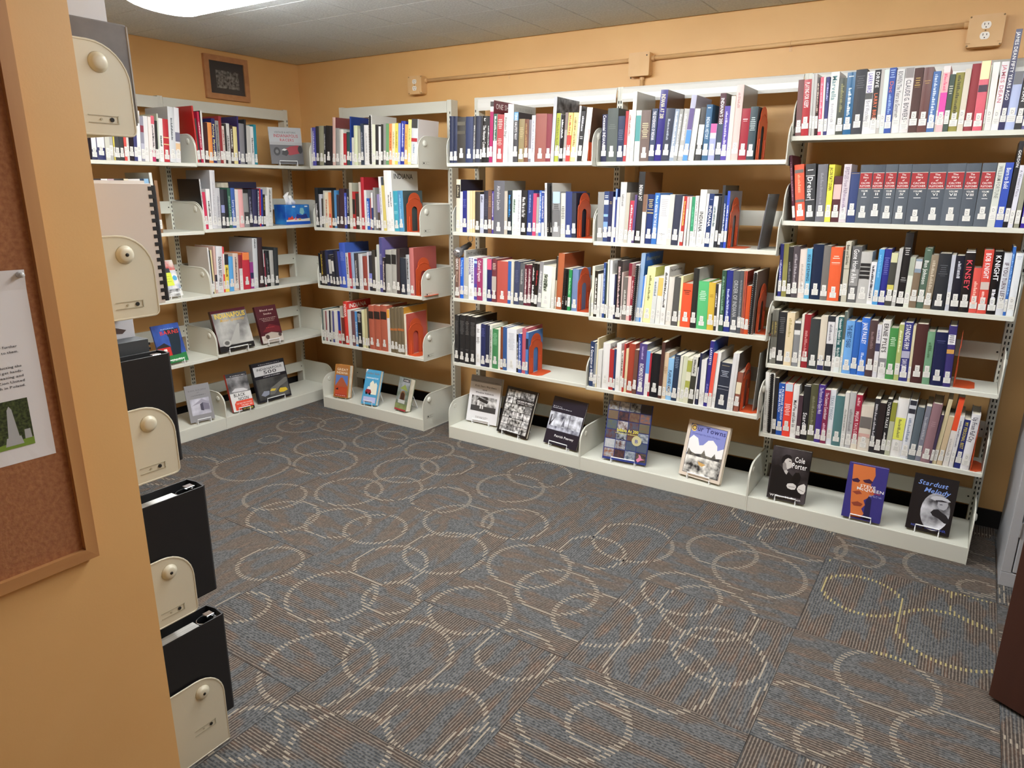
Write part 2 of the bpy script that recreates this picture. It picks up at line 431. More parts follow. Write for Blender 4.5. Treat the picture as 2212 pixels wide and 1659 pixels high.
bookcase('pale grey corner steel bookcase standing alone below the left outlet box', (-1.119, 0, 0), 0, SD, cols=((-.007,), (.007,)))
SE = S5((1.628, .017), (1.244, .017), (.863, .017), (.478, .017))
SF = S5((1.632, .017), (1.252, .017), (.865, .017), (.484, .017))
bookcase('pale grey steel bookcase on the left wall, half hidden by the partition', (-1.268, -.676 - BW, 0), math.pi / 2, SE, right_up=False, cols=two)
bookcase('pale grey steel bookcase on the left wall in the corner, under the picture', (-1.268, -.676, 0), math.pi / 2, SF, cols=((.0065, -.0065), (.007,)))
SG = S5((1.632, .043), (1.244, .043), (.853, .043), (.463, .043))
bookcase('putty steel bookcase seen end-on behind the orange partition, holding black binders', (1.012, -2.298, 0), math.pi, SG, hole=True, enamel='putty', group='putty bookcase by the partition')
# ------------------------------------------------------------------ books
CN = [('black', '17171b'), ('black', '26262a'), ('charcoal', '3c3c40'), ('dark grey', '56585c'), ('grey', '8a8a8c'), ('silver grey', 'b0b0b2'), ('white', 'dcdce0'), ('white', 'e8e8ec'), ('off-white', 'd0ccc4'),
      ('cream', 'e0d4b4'), ('beige', 'c8b898'), ('tan', 'a08860'), ('navy', '20264e'), ('navy', '2c3560'), ('blue', '2c50a0'), ('bright blue', '2a70cc'), ('light blue', '80b0e0'), ('slate blue', '4a5a80'), ('slate grey', '505c68'), ('teal', '2c8090'), ('pale green', 'c4d0b8'),
      ('green', '409050'), ('green', '5ab070'), ('dark green', '2c4438'), ('olive', '70683c'), ('olive green', 'a0a040'), ('yellow', 'e0d468'), ('gold', 'c8a840'), ('orange', 'e0602c'), ('light orange', 'd89050'), ('red', 'b02c34'), ('red', 'd04440'), ('maroon', '561e2a'), ('maroon', '7a2a34'),
      ('brick red', 'a85040'), ('brown', '684838'), ('dark brown', '40302a'), ('pink', 'd8a4a8'), ('hot pink', 'c03060'), ('magenta', '96386a'), ('purple', '442c80'), ('purple', '5a40a0'), ('lavender', '9490c8'), ('mauve', '8c6c78')]
def cname(h):
    c = [int(h[i:i + 2], 16) for i in (0, 2, 4)]
    best = min(CN, key=lambda n: sum(wt * (a - int(n[1][i:i + 2], 16)) ** 2 for a, i, wt in zip(c, (0, 2, 4), (1, 1.3, 1))) )
    return best[0]
ORD = 'first second third fourth fifth sixth seventh eighth ninth tenth eleventh twelfth thirteenth fourteenth fifteenth sixteenth seventeenth eighteenth nineteenth twentieth'.split()
def ordinal(n):
    if n <= 20: return ORD[n - 1]
    t = {2: 'twent', 3: 'thirt', 4: 'fort'}[n // 10]
    return t + 'ieth' if n % 10 == 0 else t + 'y-' + ORD[n % 10 - 1]
LEV = ['', 'top', 'second', 'third', 'fourth', 'fifth']
CASE = {'A': 'third bookcase from right', 'B': 'second bookcase from right', 'C': 'rightmost bookcase', 'D': 'corner bookcase', 'E': 'left-wall bookcase behind partition', 'F': 'left-wall bookcase under picture'}
PLANE = {}
for k, s, y0 in (('A', SA, 0), ('B', SB, 0), ('C', SCs, 0), ('D', SD, 0)):
    for i, (z, yf) in enumerate(s): PLANE[k + str(i + 1)] = ('Y', yf + .004, z)
for k, s in (('E', SE), ('F', SF)):
    for i, (z, yf) in enumerate(s): PLANE[k + str(i + 1)] = ('X', -1.268 - yf - .004, z)
def bars(rng, a, b, lo, hi, mean):
    """runs of ink that stand for print too small to read"""
    x = a; out = []
    while x < b:
        w = mean * rng.uniform(.3, 1.1); out.append((x, min(b, x + w), rng.uniform(lo, hi))); x += w + mean * rng.uniform(.12, .5)
    return out
def book(key, n, line, total):
    head, *pr = line.split('|')
    u, t, h, lean, col, fl = head.split(); u = int(u) / 1000; t = float(t) / 1000; h = int(h) / 1000; th = math.atan(int(lean) / 1000)
    front = col.split('/')[1] if '/' in col else None; col = col.split('/')[0]
    h *= 1.0 / math.cos(th) if abs(th) > .1 else 1.0
    ax, pl, z = PLANE[key]
    rng = random.Random(key + str(n))
    hard = 'h' in fl; spiral = 's' in fl
    d = min(.235, max(.125, h * rng.uniform(.64, .72)))
    if front: d = min(.24, h * .76)
    if hard and not front: d = min(.2, d)
    rec = rng.uniform(0, .006)
    d = min(d, (.304 - pl if ax == 'Y' else .304 + 1.268 + pl) - rec)
    kind = 'spiral_bound_book' if spiral else 'hardcover_book' if hard else 'paperback_book'
    bulge = min(.0035, t * .09) if hard else .0004
    ct = .0026 if hard else .0006
    hang = .003 if hard else .0002
    rough = rng.choice((.25, .35, .5, .6))
    cm = mat(col, rough); fm = cm if not front else (PHOTOD if front in ('26262a', '4a4a48', '6a6a6c') else mat(front, .3))
    # cover: boards and spine as one bent sheet
    mb = MB()
    outer = [(0, d)]
    N = 6
    for k in range(N + 1):
        s_ = k / N; outer.append((t * s_, .0035 * (1 if hard else .1) - bulge * 4 * s_ * (1 - s_) if 0 < s_ < 1 else (.0035 if hard else .0004)))
    outer.append((t, d))
    inner = [(t - ct, d), (t - ct, .0065 if hard else .0015), (ct, .0065 if hard else .0015), (ct, d)]
    P = outer + inner; n_ = len(P)
    vs = [(p[0], p[1], 0) for p in P] + [(p[0], p[1], h) for p in P]
    fs = [tuple(range(n_))[::-1], tuple(range(n_, 2 * n_))]; ms = [0, 0]
    for i in range(n_):
        fs.append((i, (i + 1) % n_, n_ + (i + 1) % n_, n_ + i)); ms.append(1 if i in (0, N + 1) else 0)
    mb.add(vs, fs); mb.m[-len(fs):] = ms
    o = mb.build(kind, [cm, fm])
    # pages
    pb = MB(); pb.box((ct + .0002, .0068 if hard else .0018, hang), (t - ct - .0002, d - hang - .0005, h - hang)); pb.build('page_block', PAGE, o)
    ys = -bulge if hard else -.0002
    if hard: ys = .0035 - bulge
    yl = ys - .0004
    mats = []; 
    def mi(hx):
        m = mat(hx, .5)
        if m not in mats: mats.append(m)
        return mats.index(m)
    pm = MB(); ly = [0]
    def rect(x0, x1, f0, f1, hx, dy=0):
        y = ys - .0001 - dy
        pm.quad((x0, y, h * (1 - f1)), (x1, y, h * (1 - f1)), (x1, y, h * (1 - f0)), (x0, y, h * (1 - f0)), mi(hx))
    ink = None; bandc = None
    hasq = any(p.strip().startswith('q') for p in pr)
    xa, xb_ = (t * .05, t * .95) if hard else (.0001, t - .0001)
    fb = None
    for q, p in enumerate(pr):
        a = p.strip().split()
        if not a: continue
        k = a[0]
        if k == 'b':
            rect(xa, xb_, float(a[1]), float(a[2]), a[3], .00005 * (q + 1)); bandc = bandc or a[3]
        elif k in 'tq':
            tx = a[1].replace('_', ' '); f0, f1 = float(a[3]), float(a[4]); ink = ink or a[2]
            cap = t * (.34 if hasq else .56); xm = t * (.72 if hasq and k == 't' else .3 if hasq else .5)
            cap = min(cap, .022)
            if tx == 'xx':
                for s0, s1, hh in bars(rng, f0 * h, f1 * h, .4, .9, .008):
                    w = t * .2; pm.quad((xm - w * hh, ys - .0006, h - s1), (xm + w * hh, ys - .0006, h - s1), (xm + w * hh, ys - .0006, h - s0), (xm - w * hh, ys - .0006, h - s0), mi(a[2]))
                continue
            put_text(pm, tx, lambda x, y: (xm - cap / 2 + y, ys - .0006, h * (1 - f0) - x), (f1 - f0) * h, cap, mi(a[2]))
        elif k == 'x':
            f0, f1 = float(a[1]), float(a[2]); ink = ink or a[3]
            w = min(t * .5, .012)
            for s0, s1, hh in bars(rng, f0 * h, f1 * h, .45, 1.0, .006):
                x0 = t / 2 - w / 2; pm.quad((x0, ys - .0006, h - s1), (x0 + w * hh, ys - .0006, h - s1), (x0 + w * hh, ys - .0006, h - s0), (x0, ys - .0006, h - s0), mi(a[3]))
        elif k == 'X':
            f0, f1 = float(a[1]), float(a[2]); ink = ink or a[3]; y = f0 * h; e = max(f1 * h, y + .002)
            while y < e:
                lh = min(.0055, e - y); hw = t * rng.uniform(.2, .36)
                pm.quad((t / 2 - hw, ys - .0006, h - y - lh * .6), (t / 2 + hw, ys - .0006, h - y - lh * .6), (t / 2 + hw, ys - .0006, h - y), (t / 2 - hw, ys - .0006, h - y), mi(a[3])); y += .0085
        elif k == 'R':
            rect(xa, xb_, .14, .4, '98242a', .0001); rect(xa, xb_, .135, .142, 'd8d4cc', .00015); rect(xa, xb_, .398, .405, 'd8d4cc', .00015)
            ink = 'f0eeea'; bandc = '98242a'
            for w, f0, cw in (('The', .158, .3), ('Diary', .2, .42), ('of', .248, .16), ('CALVIN', .295, .66), ('FLETCHER', .345, .8), ('VOLUME', .43, .5), (a[1], .475, .12 * len(a[1]) + .06)):
                L = t * cw; cp = h * (.03 if w != a[1] else .042)
                put_text(pm, w, lambda x, y: (t / 2 - L / 2 + x, ys - .0006, h * (1 - f0) - cp + y), L, cp, mi('f0eeea'))
            rect(t * .3, t * .7, .55, .56, 'd8d8d8', .0006)
        elif k == 'F': fb = (a[1].replace('_', ' '), a[2])
    if pm.f: pm.build('spine_print', mats, o)
    if fb:
        fp = MB(); L = d * .74; cp = L / len(fb[0]) * 1.25
        put_text(fp, fb[0], lambda x, y: (t + .0005, d * .08 + x, h * .955 - cp + y), L, cp); fp.build('cover_title', mat(fb[1], .5), o)
    # call-number stickers near the foot of the spine
    lb = MB(); z0 = rng.uniform(.012, .03); w1 = min(t * .9, .026) if t > .012 else t * .96; c = t / 2
    one = t < .019
    h1 = rng.uniform(.02, .026)
    if one: lb.box((c - w1 / 2, yl, z0), (c + w1 / 2, yl + .0003, z0 + .05))
    else:
        lb.box((c - w1 / 2, yl, z0), (c + w1 / 2, yl + .0003, z0 + h1))
        w2 = min(.0165, t * .66); lb.box((c - w2 / 2, yl, z0 + h1 + .001), (c + w2 / 2, yl + .0003, z0 + h1 + .026))
    zd = z0 + (h1 + .006 if not one else .03); cd = .013; wd = min(.009, t * .5)
    put_text(lb, 'D', lambda x, y: (c - wd / 2 + x, yl - .0003, zd + y), wd, cd, 1)
    for k in range(3):
        hw = w1 * rng.uniform(.2, .38); zz = z0 + .005 + k * .006
        lb.quad((c - hw, yl - .0003, zz), (c + hw, yl - .0003, zz), (c + hw, yl - .0003, zz + .0013), (c - hw, yl - .0003, zz + .0013), 1)
    lb.build('spine_label', [LABEL, LABELD], o)
    if spiral:
        cb = MB(); k = .01
        cb.tube([(t / 2, -.001, .004), (t / 2, -.001, h - .004)], min(.006, t * .4), 8)
        while k < h - .01:
            cb.box((t * .5 - min(.008, t * .45), -.0085, k), (t * .5 + min(.008, t * .45), .003, k + .0045), 0); k += .0095
        cb.build('comb_binding', BLACKB, o)
    # stand it on the shelf
    lift = max(0, t * math.sin(th)) if th > 0 else 0
    lift = t * math.sin(th) if th > 0 else 0
    if ax == 'Y':
        o.location = (u, pl + rec, z + .0003 + lift); o.rotation_euler = (0, th, 0)
    else:
        o.matrix_world = Matrix.Translation((pl - rec, u, z + .0003 + lift)) @ Matrix.Rotation(math.pi / 2, 4, 'Z') @ Matrix.Rotation(th, 4, 'Y')
    # label
    words = []
    if h > .275: words.append('tall')
    if t < .009: words.append('thin')
    elif t > .045: words.append('thick')
    words += [cname(col)]
    words.append({'spiral_bound_book': 'comb-bound book', 'hardcover_book': 'hardcover', 'paperback_book': 'paperback'}[kind])
    tail = '%s book on %s shelf, %s' % (ordinal(n), LEV[int(key[1])], CASE[key[0]])
    extra = ''; nw = len(' '.join(words).split()) + len(tail.split())
    if ink and nw + 2 + len(cname(ink).split()) <= 16: extra = ' with %s lettering' % cname(ink)
    elif bandc and nw + 2 + len(cname(bandc).split()) <= 16: extra = ' with %s band' % cname(bandc)
    tag(o, '%s%s, %s' % (' '.join(words), extra, tail), 'book', 'books on the %s shelf of the %s' % (LEV[int(key[1])], CASE[key[0]]))
    return o
BOOKS = '''
@A1
12 26.0 247 24 1f2845 h
39 26.4 245 24 232c4a h
65 60.6 239 24 35322f h|b .1 .18 5a564c|b .3 .37 4c483f
126 49.6 239 25 2a3558 h
176 14.4 241 34 48484a p|x .2 .7 c8c8c8
191 30.0 240 42 303448 h
222 10.5 239 49 2b2b31 p
233 33.9 238 47 161618 h|x .05 .12 e8e8e8|t The_Hoosier_Community f0f0f0 .2 .85
269 15.9 234 39 1a1a1c p|x .2 .7 d0d0d0
286 21.6 314 38 a03062/6a1a2c p|b 0 .18 cfc8c4|b .02 .1 3a3434|F ONE_SHOT e8e0e0
308 22.4 246 38 dfe4de p|b 0 .55 2a5a48|x .05 .8 e0e8e0
331 40.9 241 38 a84a50 h|X .1 .3 e8c8c0|X .5 .65 e0b8b0
372 26.8 247 38 d6d8d6 h|t Abandon_Ship! 202428 .08 .5
401 6.4 290 31 d4d4d6 p
411 10.2 290 20 dcdcde p
422 16.4 289 19 d4d6d8/b4b6b2 p|F WORLD_WAR_II 9a9c98
438 28.5 248 31 3a3a40 h|b 0 .16 5a98d0|t TERRE_HAUTE'S_WAY e6e6e8 .02 .55
467 37.6 214 32 8a7c5a h|X .2 .45 b8a880
506 25.6 211 28 6a4030 h|x .1 .7 a08050
533 18.6 208 26 77727a p
552 20.7 228 25 e0e0e0 p|x .1 .8 9090a0
573 65.3 234 24 8c5048 h
639 30.6 231 29 80404a h
670 19.3 310 47 b0b2b8/6a6a6c p
690 22.8 232 47 a0a838 p|x .1 .7 6a7020
715 6.3 230 39 8a8a90 p
721 20.0 222 38 1a1a20 p|x .1 .5 e8e8e8
742 15.3 233 46 a09894 p|b 0 .35 7a6a68
758 24.2 231 55 e0c878 p|b .46 1 b83030|x .05 .7 b04030
782 30.7 230 62 e8d890 h|x .1 .7 907040
813 10.6 261 69 e0e0de/26262a p|x .2 .6 909090
824 23.7 235 78 1c1c20 p|x .1 .4 d8d8e0|X .5 .56 c0c0c0
848 30.9 251 90 d8d4cc/5a4030 h
@A2
17 30.3 293 26 d4ccb8/2c2c3c h|b .1 .35 2a2622|x .12 .33 b0a890
48 18.2 226 24 e0e0e0 p
67 32.4 231 19 27307a h|X .2 .4 5a62b0
101 19.0 232 16 ddd0b8 p
120 17.8 232 16 e0c8a0 p
139 14.8 232 16 e0c090 p
154 33.5 226 15 38342e h
188 27.7 213 15 b0b4c8 h|x .05 .2 505060
216 31.8 233 15 2c2c3c h|X .2 .6 4a4a60
248 23.6 238 15 6a5048 p|X .15 .4 b08a60
272 11.3 230 16 48388c p|x .05 .6 d8d4e8
284 70.9 287 14 5e5e66/8e8e8c h|t Abraham_Lincoln c8c8cc .1 .55
356 20.1 232 11 b8b0a4 p
377 27.9 235 10 14222e h|x .1 .6 3a8ad0
405 32.8 236 11 c8d8d0 h|x .2 .5 506858
439 24.9 237 18 e4e4e6 p|x .1 .7 a0a0a8
464 37.3 237 22 18181a h|t Meet_Me_at_the_Fair f0f0f0 .15 .6
502 36.9 238 25 2c3c74 h|x .1 .5 8090c0
539 21.1 222 25 c04068 p
561 16.0 203 21 9a9a94 p
578 14.9 237 17 3a64b0 p|x .05 .9 e0e8f4
598 16.4 232 -1 e6e8ee p|b .02 .72 2a408c|t Encyclopedia_of_Death f0f0f8 .1 .6
621 12.2 276 -27 dededf p|x .1 .2 808080
633 31.8 276 -26 1a1a1c/d4d4d2 s
665 46.4 232 -6 8a8a8c h|b 0 .25 a8c4e0|X .28 .4 303030|b .4 .75 6a6a6c
713 28.9 226 -9 c8c8c0 h|X .3 .6 505050
743 38.4 234 -14 33427a h
783 24.9 227 -18 262a3c p
@A3
7 31.0 239 26 6a5048 h|b .02 .32 6a5048|t GIANTS f0f0ec .03 .3|x .34 .6 b09a88
38 5.1 233 30 c89888 p
44 25.7 238 29 2060c8 h|t Young_Runners a8d0f8 .05 .45
72 14.8 283 22 a4a4a2/9a9a98 p|F PVT_HENRY_S 4a4a48
88 17.4 240 18 b0b0a8 p
106 40.2 246 17 e8e8ee h|t HOOSIERS 20207a .02 .62|q HONOR 20207a .02 .42
147 22.1 236 16 4a4a98 p|b .04 .1 a8c8e8|b .2 .6 6a4090
169 41.9 243 17 983a64 h|t Cultural_Pageants f0e0e8 .05 .55
211 28.0 244 17 c8d4d4 h
240 33.5 244 15 26285e h|b 0 .25 d05878
274 33.3 246 15 6a3038 h|X .1 .25 e0d0c0|b .4 .75 b0a8a0
308 76.6 236 15 b05048 h
385 21.8 240 18 2a5aa0 p
407 16.4 239 20 ccc8b8 p
424 35.1 241 29 3c4460 h|X .2 .5 50587a
459 30.9 235 38 56585c h|x .15 .5 a0a0a0
491 21.2 227 35 561e2e p|x .1 .8 d8c8c8
514 25.1 229 31 561e2e p|x .1 .8 d8c8c8
539 21.9 239 39 1c1c1e p|x .1 .4 c8c8c8|x .5 .8 f4f4f4
562 18.8 237 54 1a1a1c p|x .15 .5 a82c34
581 24.6 250 60 88888c p|x .2 .6 d8d8dc
607 57.2 229 56 dde4d6 h|x .2 .6 303a30|q xx 303a30 .2 .6
669 19.7 226 37 d0d0c8 p
692 7.4 285 24 b8a890 p|b 0 .45 1c1c1c
700 36.9 301 36 a85a34/8a4428 h
737 31.9 223 43 1a1a1a s
772 17.2 220 30 2a8a50 p|x .2 .6 a8e0b8
793 36.4 224 15 6a7ea8 h
@A4
7 31.1 290 23 262628/1e1e20 h|X .12 .4 606060|X .7 .74 505050
38 43.8 293 23 262628 h|X .12 .4 606060|X .7 .74 505050
83 36.1 294 23 262628 h|X .12 .4 606060|X .7 .74 505050
119 44.9 291 23 262628/1e1e20 h|X .12 .4 606060|X .7 .74 505050
166 33.2 249 19 e0e2e6 h|X .1 .2 707070|X .3 .45 505050
200 33.6 255 16 222a58 h|X .1 .3 5a62a0
234 32.2 254 16 20243f h
267 17.1 256 16 d8dcd4 p|x .1 .8 303030
284 41.7 236 14 3f8050 h|X .1 .4 90c8a0
327 14.1 237 12 dcdccc p
342 16.9 255 10 7a4630 p
360 27.2 255 7 34568c h
389 64.9 251 2 dcdfe6 h|X .1 .5 b0b4c0
455 14.5 225 1 16161a p|x .2 .8 d0d0d0
469 20.8 231 3 2a4a9a p|x .1 .7 c0d0f0
491 27.0 263 7 b85a6a h
518 16.3 244 14 4a78b8 p|b .15 .4 202840
@D1
-1112 10.5 230 39 b0b0b8 p
-1101 28.3 232 49 4a4a9a h|x .1 .8 d8d8e8
-1072 29.9 238 47 2a2c30 h
-1042 44.6 239 52 8a8a74 h
-997 15.9 237 78 2a2c34 p|x .2 .6 c8c8c8
-981 54.7 236 87 1c1a1c h
-923 25.7 285 76 c8a8a0/7a4444 h
-895 36.8 220 68 8a8a88 h
-857 33.2 212 61 d4d4cc h
-822 24.1 188 58 a82830 p
-798 32.5 194 58 2a4a48 h
-764 12.2 283 54 1f3f88/1e3a80 p
-751 18.9 162 49 c4c4bc p
-731 29.7 230 44 c8d0b0 h
-699 26.9 211 35 a8a89a h
-671 24.5 239 34 2c3848 p|x .2 .7 8a90a0
-646 43.8 229 34 d8d8d8 h|x .2 .7 a0a0a0
-602 26.7 285 34 d8d8d8/c4c6c4 s
-575 23.9 231 42 d8dcc8 p
-551 26.1 228 51 2a2a2c h
-524 18.0 218 50 e0e0e0 p
-505 15.3 229 48 2c2c2c p
-489 21.5 234 50 8a8a88 p
-467 23.3 231 54 6a9a6a p
-443 23.1 230 54 e08a50 p|x .2 .6 b05a30
-420 25.5 230 54 e8dcb8 p|x .2 .6 a09060
-394 24.1 231 59 d8cc60 p|x .2 .6 a09030
-370 16.0 230 66 8a9adc p
-353 34.1 240 70 2a3898 h|x .05 .6 c8d0f0
-319 22.4 221 70 e0a860 p|x .2 .6 a07030
-296 23.5 246 70 e4e090 p|x .2 .6 a0a050
-272 48.0 247 74 c8ccd0/dcd8d8 h|b 0 .2 3a3a3c|b .42 .5 a82c34|x .55 .75 6080a0
@D2
-1107 30.4 251 11 202428 h|x .4 .9 e8e8e8
-1076 26.3 210 22 b8bcc8 h
-1049 14.5 183 38 3a3a36 p
-1034 13.4 233 57 b8b8b0 p
-1021 23.2 222 60 d8d0b8 p|x .2 .7 a85a50
-993 10.6 222 43 d8d0b8 p
-978 17.9 223 23 d8885a p|b .6 1 c85048
-959 28.3 234 22 2a2c28 h
-931 19.5 236 35 4a84b8 p
-911 21.0 209 48 3a3038 p
-889 47.8 245 48 3a2830 h
-840 18.3 221 42 3a4aa8 p|x .1 .7 a8b8f0
-821 23.0 246 39 28282c p|x .2 .6 c0c0b8
-795 25.4 283 32 b8b4a4/a8a898 p
-768 23.3 230 26 a82c2c p|b .2 .6 2a2420
-744 37.3 218 26 3a3028 h
-706 14.4 287 24 c8b8b0 p
-690 25.9 317 17 a82c38/98242c h
-662 19.8 240 10 d0d0d0 p
-641 23.7 191 11 2a56a8 p|x .1 .8 d8e4f8
-617 13.6 193 20 a05048 p
-603 15.3 225 21 2a3a6a p|b 0 .4 d8d8dc
-586 17.0 255 16 8a8a88 p
-567 15.9 213 4 6a6a72 p
-547 19.9 217 -12 8a80b0 p|b .5 1 4a4038
-523 18.6 320 -27 d8d8dc p|x .2 .7 9090a0
-502 21.7 317 -35 c8b868 p|b 0 .15 3a4048
-479 19.9 356 -36 dcdcdc p
-459 19.8 355 -27 e0e0e0 p|x .4 .6 505050
-439 21.7 355 -27 e4e4e4/d4d4d0 p|F INDIANA 2c2c30|x .35 .6 404040
-416 37.6 237 -30 3a9ab0 h|X .3 .35 a0d8e0|X .5 .58 a0d8e0
-378 41.9 239 -26 4a8ab4/4a5a5c h|x .1 .7 90c0e0
@D3
-1109 19.1 212 -10 1c1c20 p
-1090 26.0 228 -11 2a1c1c h|x .1 .7 c8b040
-1062 26.6 224 -18 1c1c1c h
-1032 22.3 236 -31 2a3050 p
-1005 24.7 207 -53 303036 p|b .15 .6 c0c0bc
-977 20.1 198 -68 303036 p|b .15 .5 d0d0cc
-956 37.5 235 -68 26283a h
-918 19.9 234 -57 3a4aa0 p
-898 51.3 290 -33 3a58b8/3a58a8 h|X .2 .4 8090d8
-846 23.9 229 -19 c8c8c8 p|x .1 .6 505050
-821 18.7 232 -22 a82c3c p
-802 26.4 234 -22 90a8c8 h
-775 34.6 230 -12 3c3c40 h|x .2 .7 c0c0c0
-740 35.7 228 -6 c0c4c8 h
-704 39.5 215 3 8a4038 h
-664 12.6 244 10 c8c8d0 p
-651 27.5 223 7 2a2c34 h|b .5 .8 7a80c8
-622 28.6 258 4 3a3834 h
-593 15.1 217 13 c8c8c4 p
-578 24.3 295 16 b8bcb4 p
-553 22.9 341 17 4a4a80/6a62a0 p|X .3 .5 b0b0c0
-530 19.3 218 23 28222a p|x .1 .9 e0d0c8
-510 50.5 265 22 a4a49e h|b .1 .32 1c1c1e
-459 41.0 267 21 a4a49e h|b .1 .32 1c1c1e
-417 26.1 279 21 3c3234 h
-388 49.9 224 7 28303c h
-334 26.7 246 -7 a8acb0 h|x .1 .6 303030
-307 34.0 289 -7 b46a68/a85450 h
@D4
-1112 13.2 222 9 5a6a68 p
-1099 17.3 213 11 c0c0b8 p
-1081 13.4 210 11 8a4a50 p
-1067 16.4 216 20 d0d0d0 p
-1050 14.7 217 40 2a2a34 p
-1035 17.0 215 39 b8b8b0 p
-1015 17.8 216 25 484a90 p
-994 15.8 219 15 d0d0cc p
-977 15.3 220 10 ccccc8 p
-960 24.3 222 3 2c3c98 p|b .6 1 b83038
-932 9.6 256 -9 b0aca0 p
-920 23.5 183 -23 6a3028 p
-895 38.4 290 -25 d03c34/c03030 h|t INDIANA f4f0ec .05 .35|F INDIANA f0e8e4
-857 24.3 240 -14 d0d0d0 p
-832 32.9 235 -5 6a4a50 h
-799 22.6 236 0 4a8ac8 p|x .3 .9 c8d8e0
-776 42.4 235 4 18181c h|X .05 .3 e0e0e0|X .6 .63 c0c0c0
-733 18.9 250 6 d0d0a8 p
-713 27.3 259 4 b8b088 h
-685 13.5 275 2 4a4438 p
-671 45.8 289 1 a85844 h|b .13 .3 2c201c
-624 56.0 293 0 a85844 h|b .13 .3 2c201c
-567 55.9 299 -2 a85844 h|b .13 .3 2c201c
-510 21.6 277 -5 d8d8d8 p|b 0 .2 d8a040
-488 37.7 289 -6 6a5e48 h|b .45 .5 b06a38
-450 26.1 295 -5 6a5e48 h|b .45 .5 b06a38
-423 27.8 301 -4 6a5e48 h|b .45 .5 b06a38
-395 30.2 303 -4 6a5e48/c08a30 h|b .45 .5 b06a38
-364 16.5 262 -5 d8d0c0/c05a50 p
@E1
-1260 25.6 198 55 20244a h|b .4 .75 d8d8dc
-1233 42.2 200 52 22285a h|b .4 .7 d8d8dc
-1191 23.2 201 51 c4c4b8 p
-1167 18.4 203 53 a8a8a4 p
-1148 7.2 204 57 c8b848 p
-1141 25.0 205 57 3a3a3a p
-1115 21.4 207 57 2c3030 p
-1093 13.8 208 57 d05048 p
-1079 12.6 210 61 c8c8c4 p
-1066 24.5 211 68 241c24 p
-1041 18.2 213 76 34386c p
-1022 22.3 259 79 e0e0e0 p
-1000 18.5 231 79 8a8a9a p|b .2 .35 803040|b .6 .8 b0b0c0
-981 23.9 234 80 d8d8d8 p
-956 16.0 232 79 e0d8d4 p
-940 19.0 239 79 dcd4d4 p|b 0 .18 d06070|b .75 1 b03060|x .2 .7 303030
-921 16.3 215 79 202022 p
-904 7.8 253 79 b8c0b0 p
-895 23.4 230 78 dcdcdc p|x .4 .65 305040
-870 34.7 228 71 b02830 h|b .42 .6 d8c890|b .44 .58 b02830
-834 35.9 294 68 c8ccd0/a8acb0 h|x .2 .6 505860
-798 30.5 294 77 d0d0d4/b0b0b4 h|b .45 .62 6a6a80|b .65 .78 d8b890
@F1
-662 8.9 309 -15 b82424/a81c1c h
-653 9.8 242 -17 3a3a38 p
-642 13.7 280 6 b02848 p|x .2 .7 e0c0c8
-628 11.1 287 43 d0d0cc/1c1c20 p
-617 24.7 224 51 3a1c20 p
-591 30.9 226 47 d88a48 h
-559 22.1 251 44 2c2c60 p|t Fishing_Mystery e0d890 .12 .85
-536 22.1 240 43 8a8a88 p|x .1 .9 404044
-513 18.0 267 41 8a2c30 p
-494 15.4 213 39 d0c8c0 p|x .1 .7 a05050
-478 14.6 227 38 2c2c2c p
-463 23.3 230 41 c8c8c4 p|x .3 .7 606060
-440 19.9 221 50 3a2a2c p|x .1 .6 e0e0d8
-419 30.7 215 49 d8cc90 h
-388 10.1 275 49 2c2460/241c50 p
-377 39.7 236 60 7a7a80 h
-337 12.8 262 59 20242c p
-322 28.1 229 52 b8b8b4 h
-292 20.0 224 44 d8d8d8 p|x .3 .7 303030
-270 19.3 237 39 2c8090 p
@E2
-1279 51.8 289 -19 2a2226 h
-1227 34.6 290 -20 d8d8d8 h
-1191 32.0 290 -22 b8a0a8 h
-1158 50.9 291 -25 2a2a2a h
-1106 23.6 291 -28 d0c8b0 p
-1081 65.8 290 -32 d8d8d8 h
-1014 22.2 293 -35 2a3a50 p
-991 25.9 293 -35 88b0d0 h
-965 16.2 326 -22 c8ccc8/a0a4a0 p
-948 17.6 285 5 8a6a50 p
@F2
-666 7.5 288 -22 d8d8d8/18181a p|x .05 .5 202020
-658 19.1 215 -5 c03050 p
-638 25.8 232 21 dcdcdc h|x .3 .7 404040
-612 32.7 339 49 c8c8cc/a0a0a4 h|x .2 .9 b0b0b6
-579 29.9 238 50 b8b8bc h|x .2 .8 909098
-546 23.8 230 36 3a3c44 p|b .4 .6 8a90c0
-518 22.4 230 23 20242a p
-496 20.3 238 26 2e5a4a p|x .2 .8 80a090
-475 27.5 238 43 3a5ca0 h|t Larry_Legend d8e0f0 .3 .75
-447 22.9 230 46 d4d0cc p
-421 32.4 230 35 d8a0a0 h
-386 38.1 230 23 8a8a8a h|b 0 .1 1c1c1c|b .6 .9 3a3a3c
-347 23.9 230 34 2a2a38 p|x .2 .7 8a8aa0
-323 34.0 230 59 2c2c50 h
-288 14.5 232 74 28304c p|x .05 .8 e0e0e4
-274 11.1 236 75 b82c3c p
-261 13.0 230 71 2c3a90 p
-246 16.6 199 63 1e1e20 p|x .1 .5 b0a040
-228 19.9 191 60 e0e0e0 p
-208 40.6 241 63 d0d0cc h|x .05 .65 3a3a3c
@F3
-666 8.9 279 -7 d0d0d0/b8b4b0 p
-657 7.9 264 -6 2a2a2a p
-649 9.6 264 6 d8cc9c p
-639 14.6 285 38 c8a8a0 p|b .6 .8 2a2a34
-623 43.5 282 63 d4d4d8/b0b0b2 h|t INDIANA_BEST_HIKES 26262a .22 .85
-580 10.2 278 65 d04848 p|b .15 .6 d8d8d8
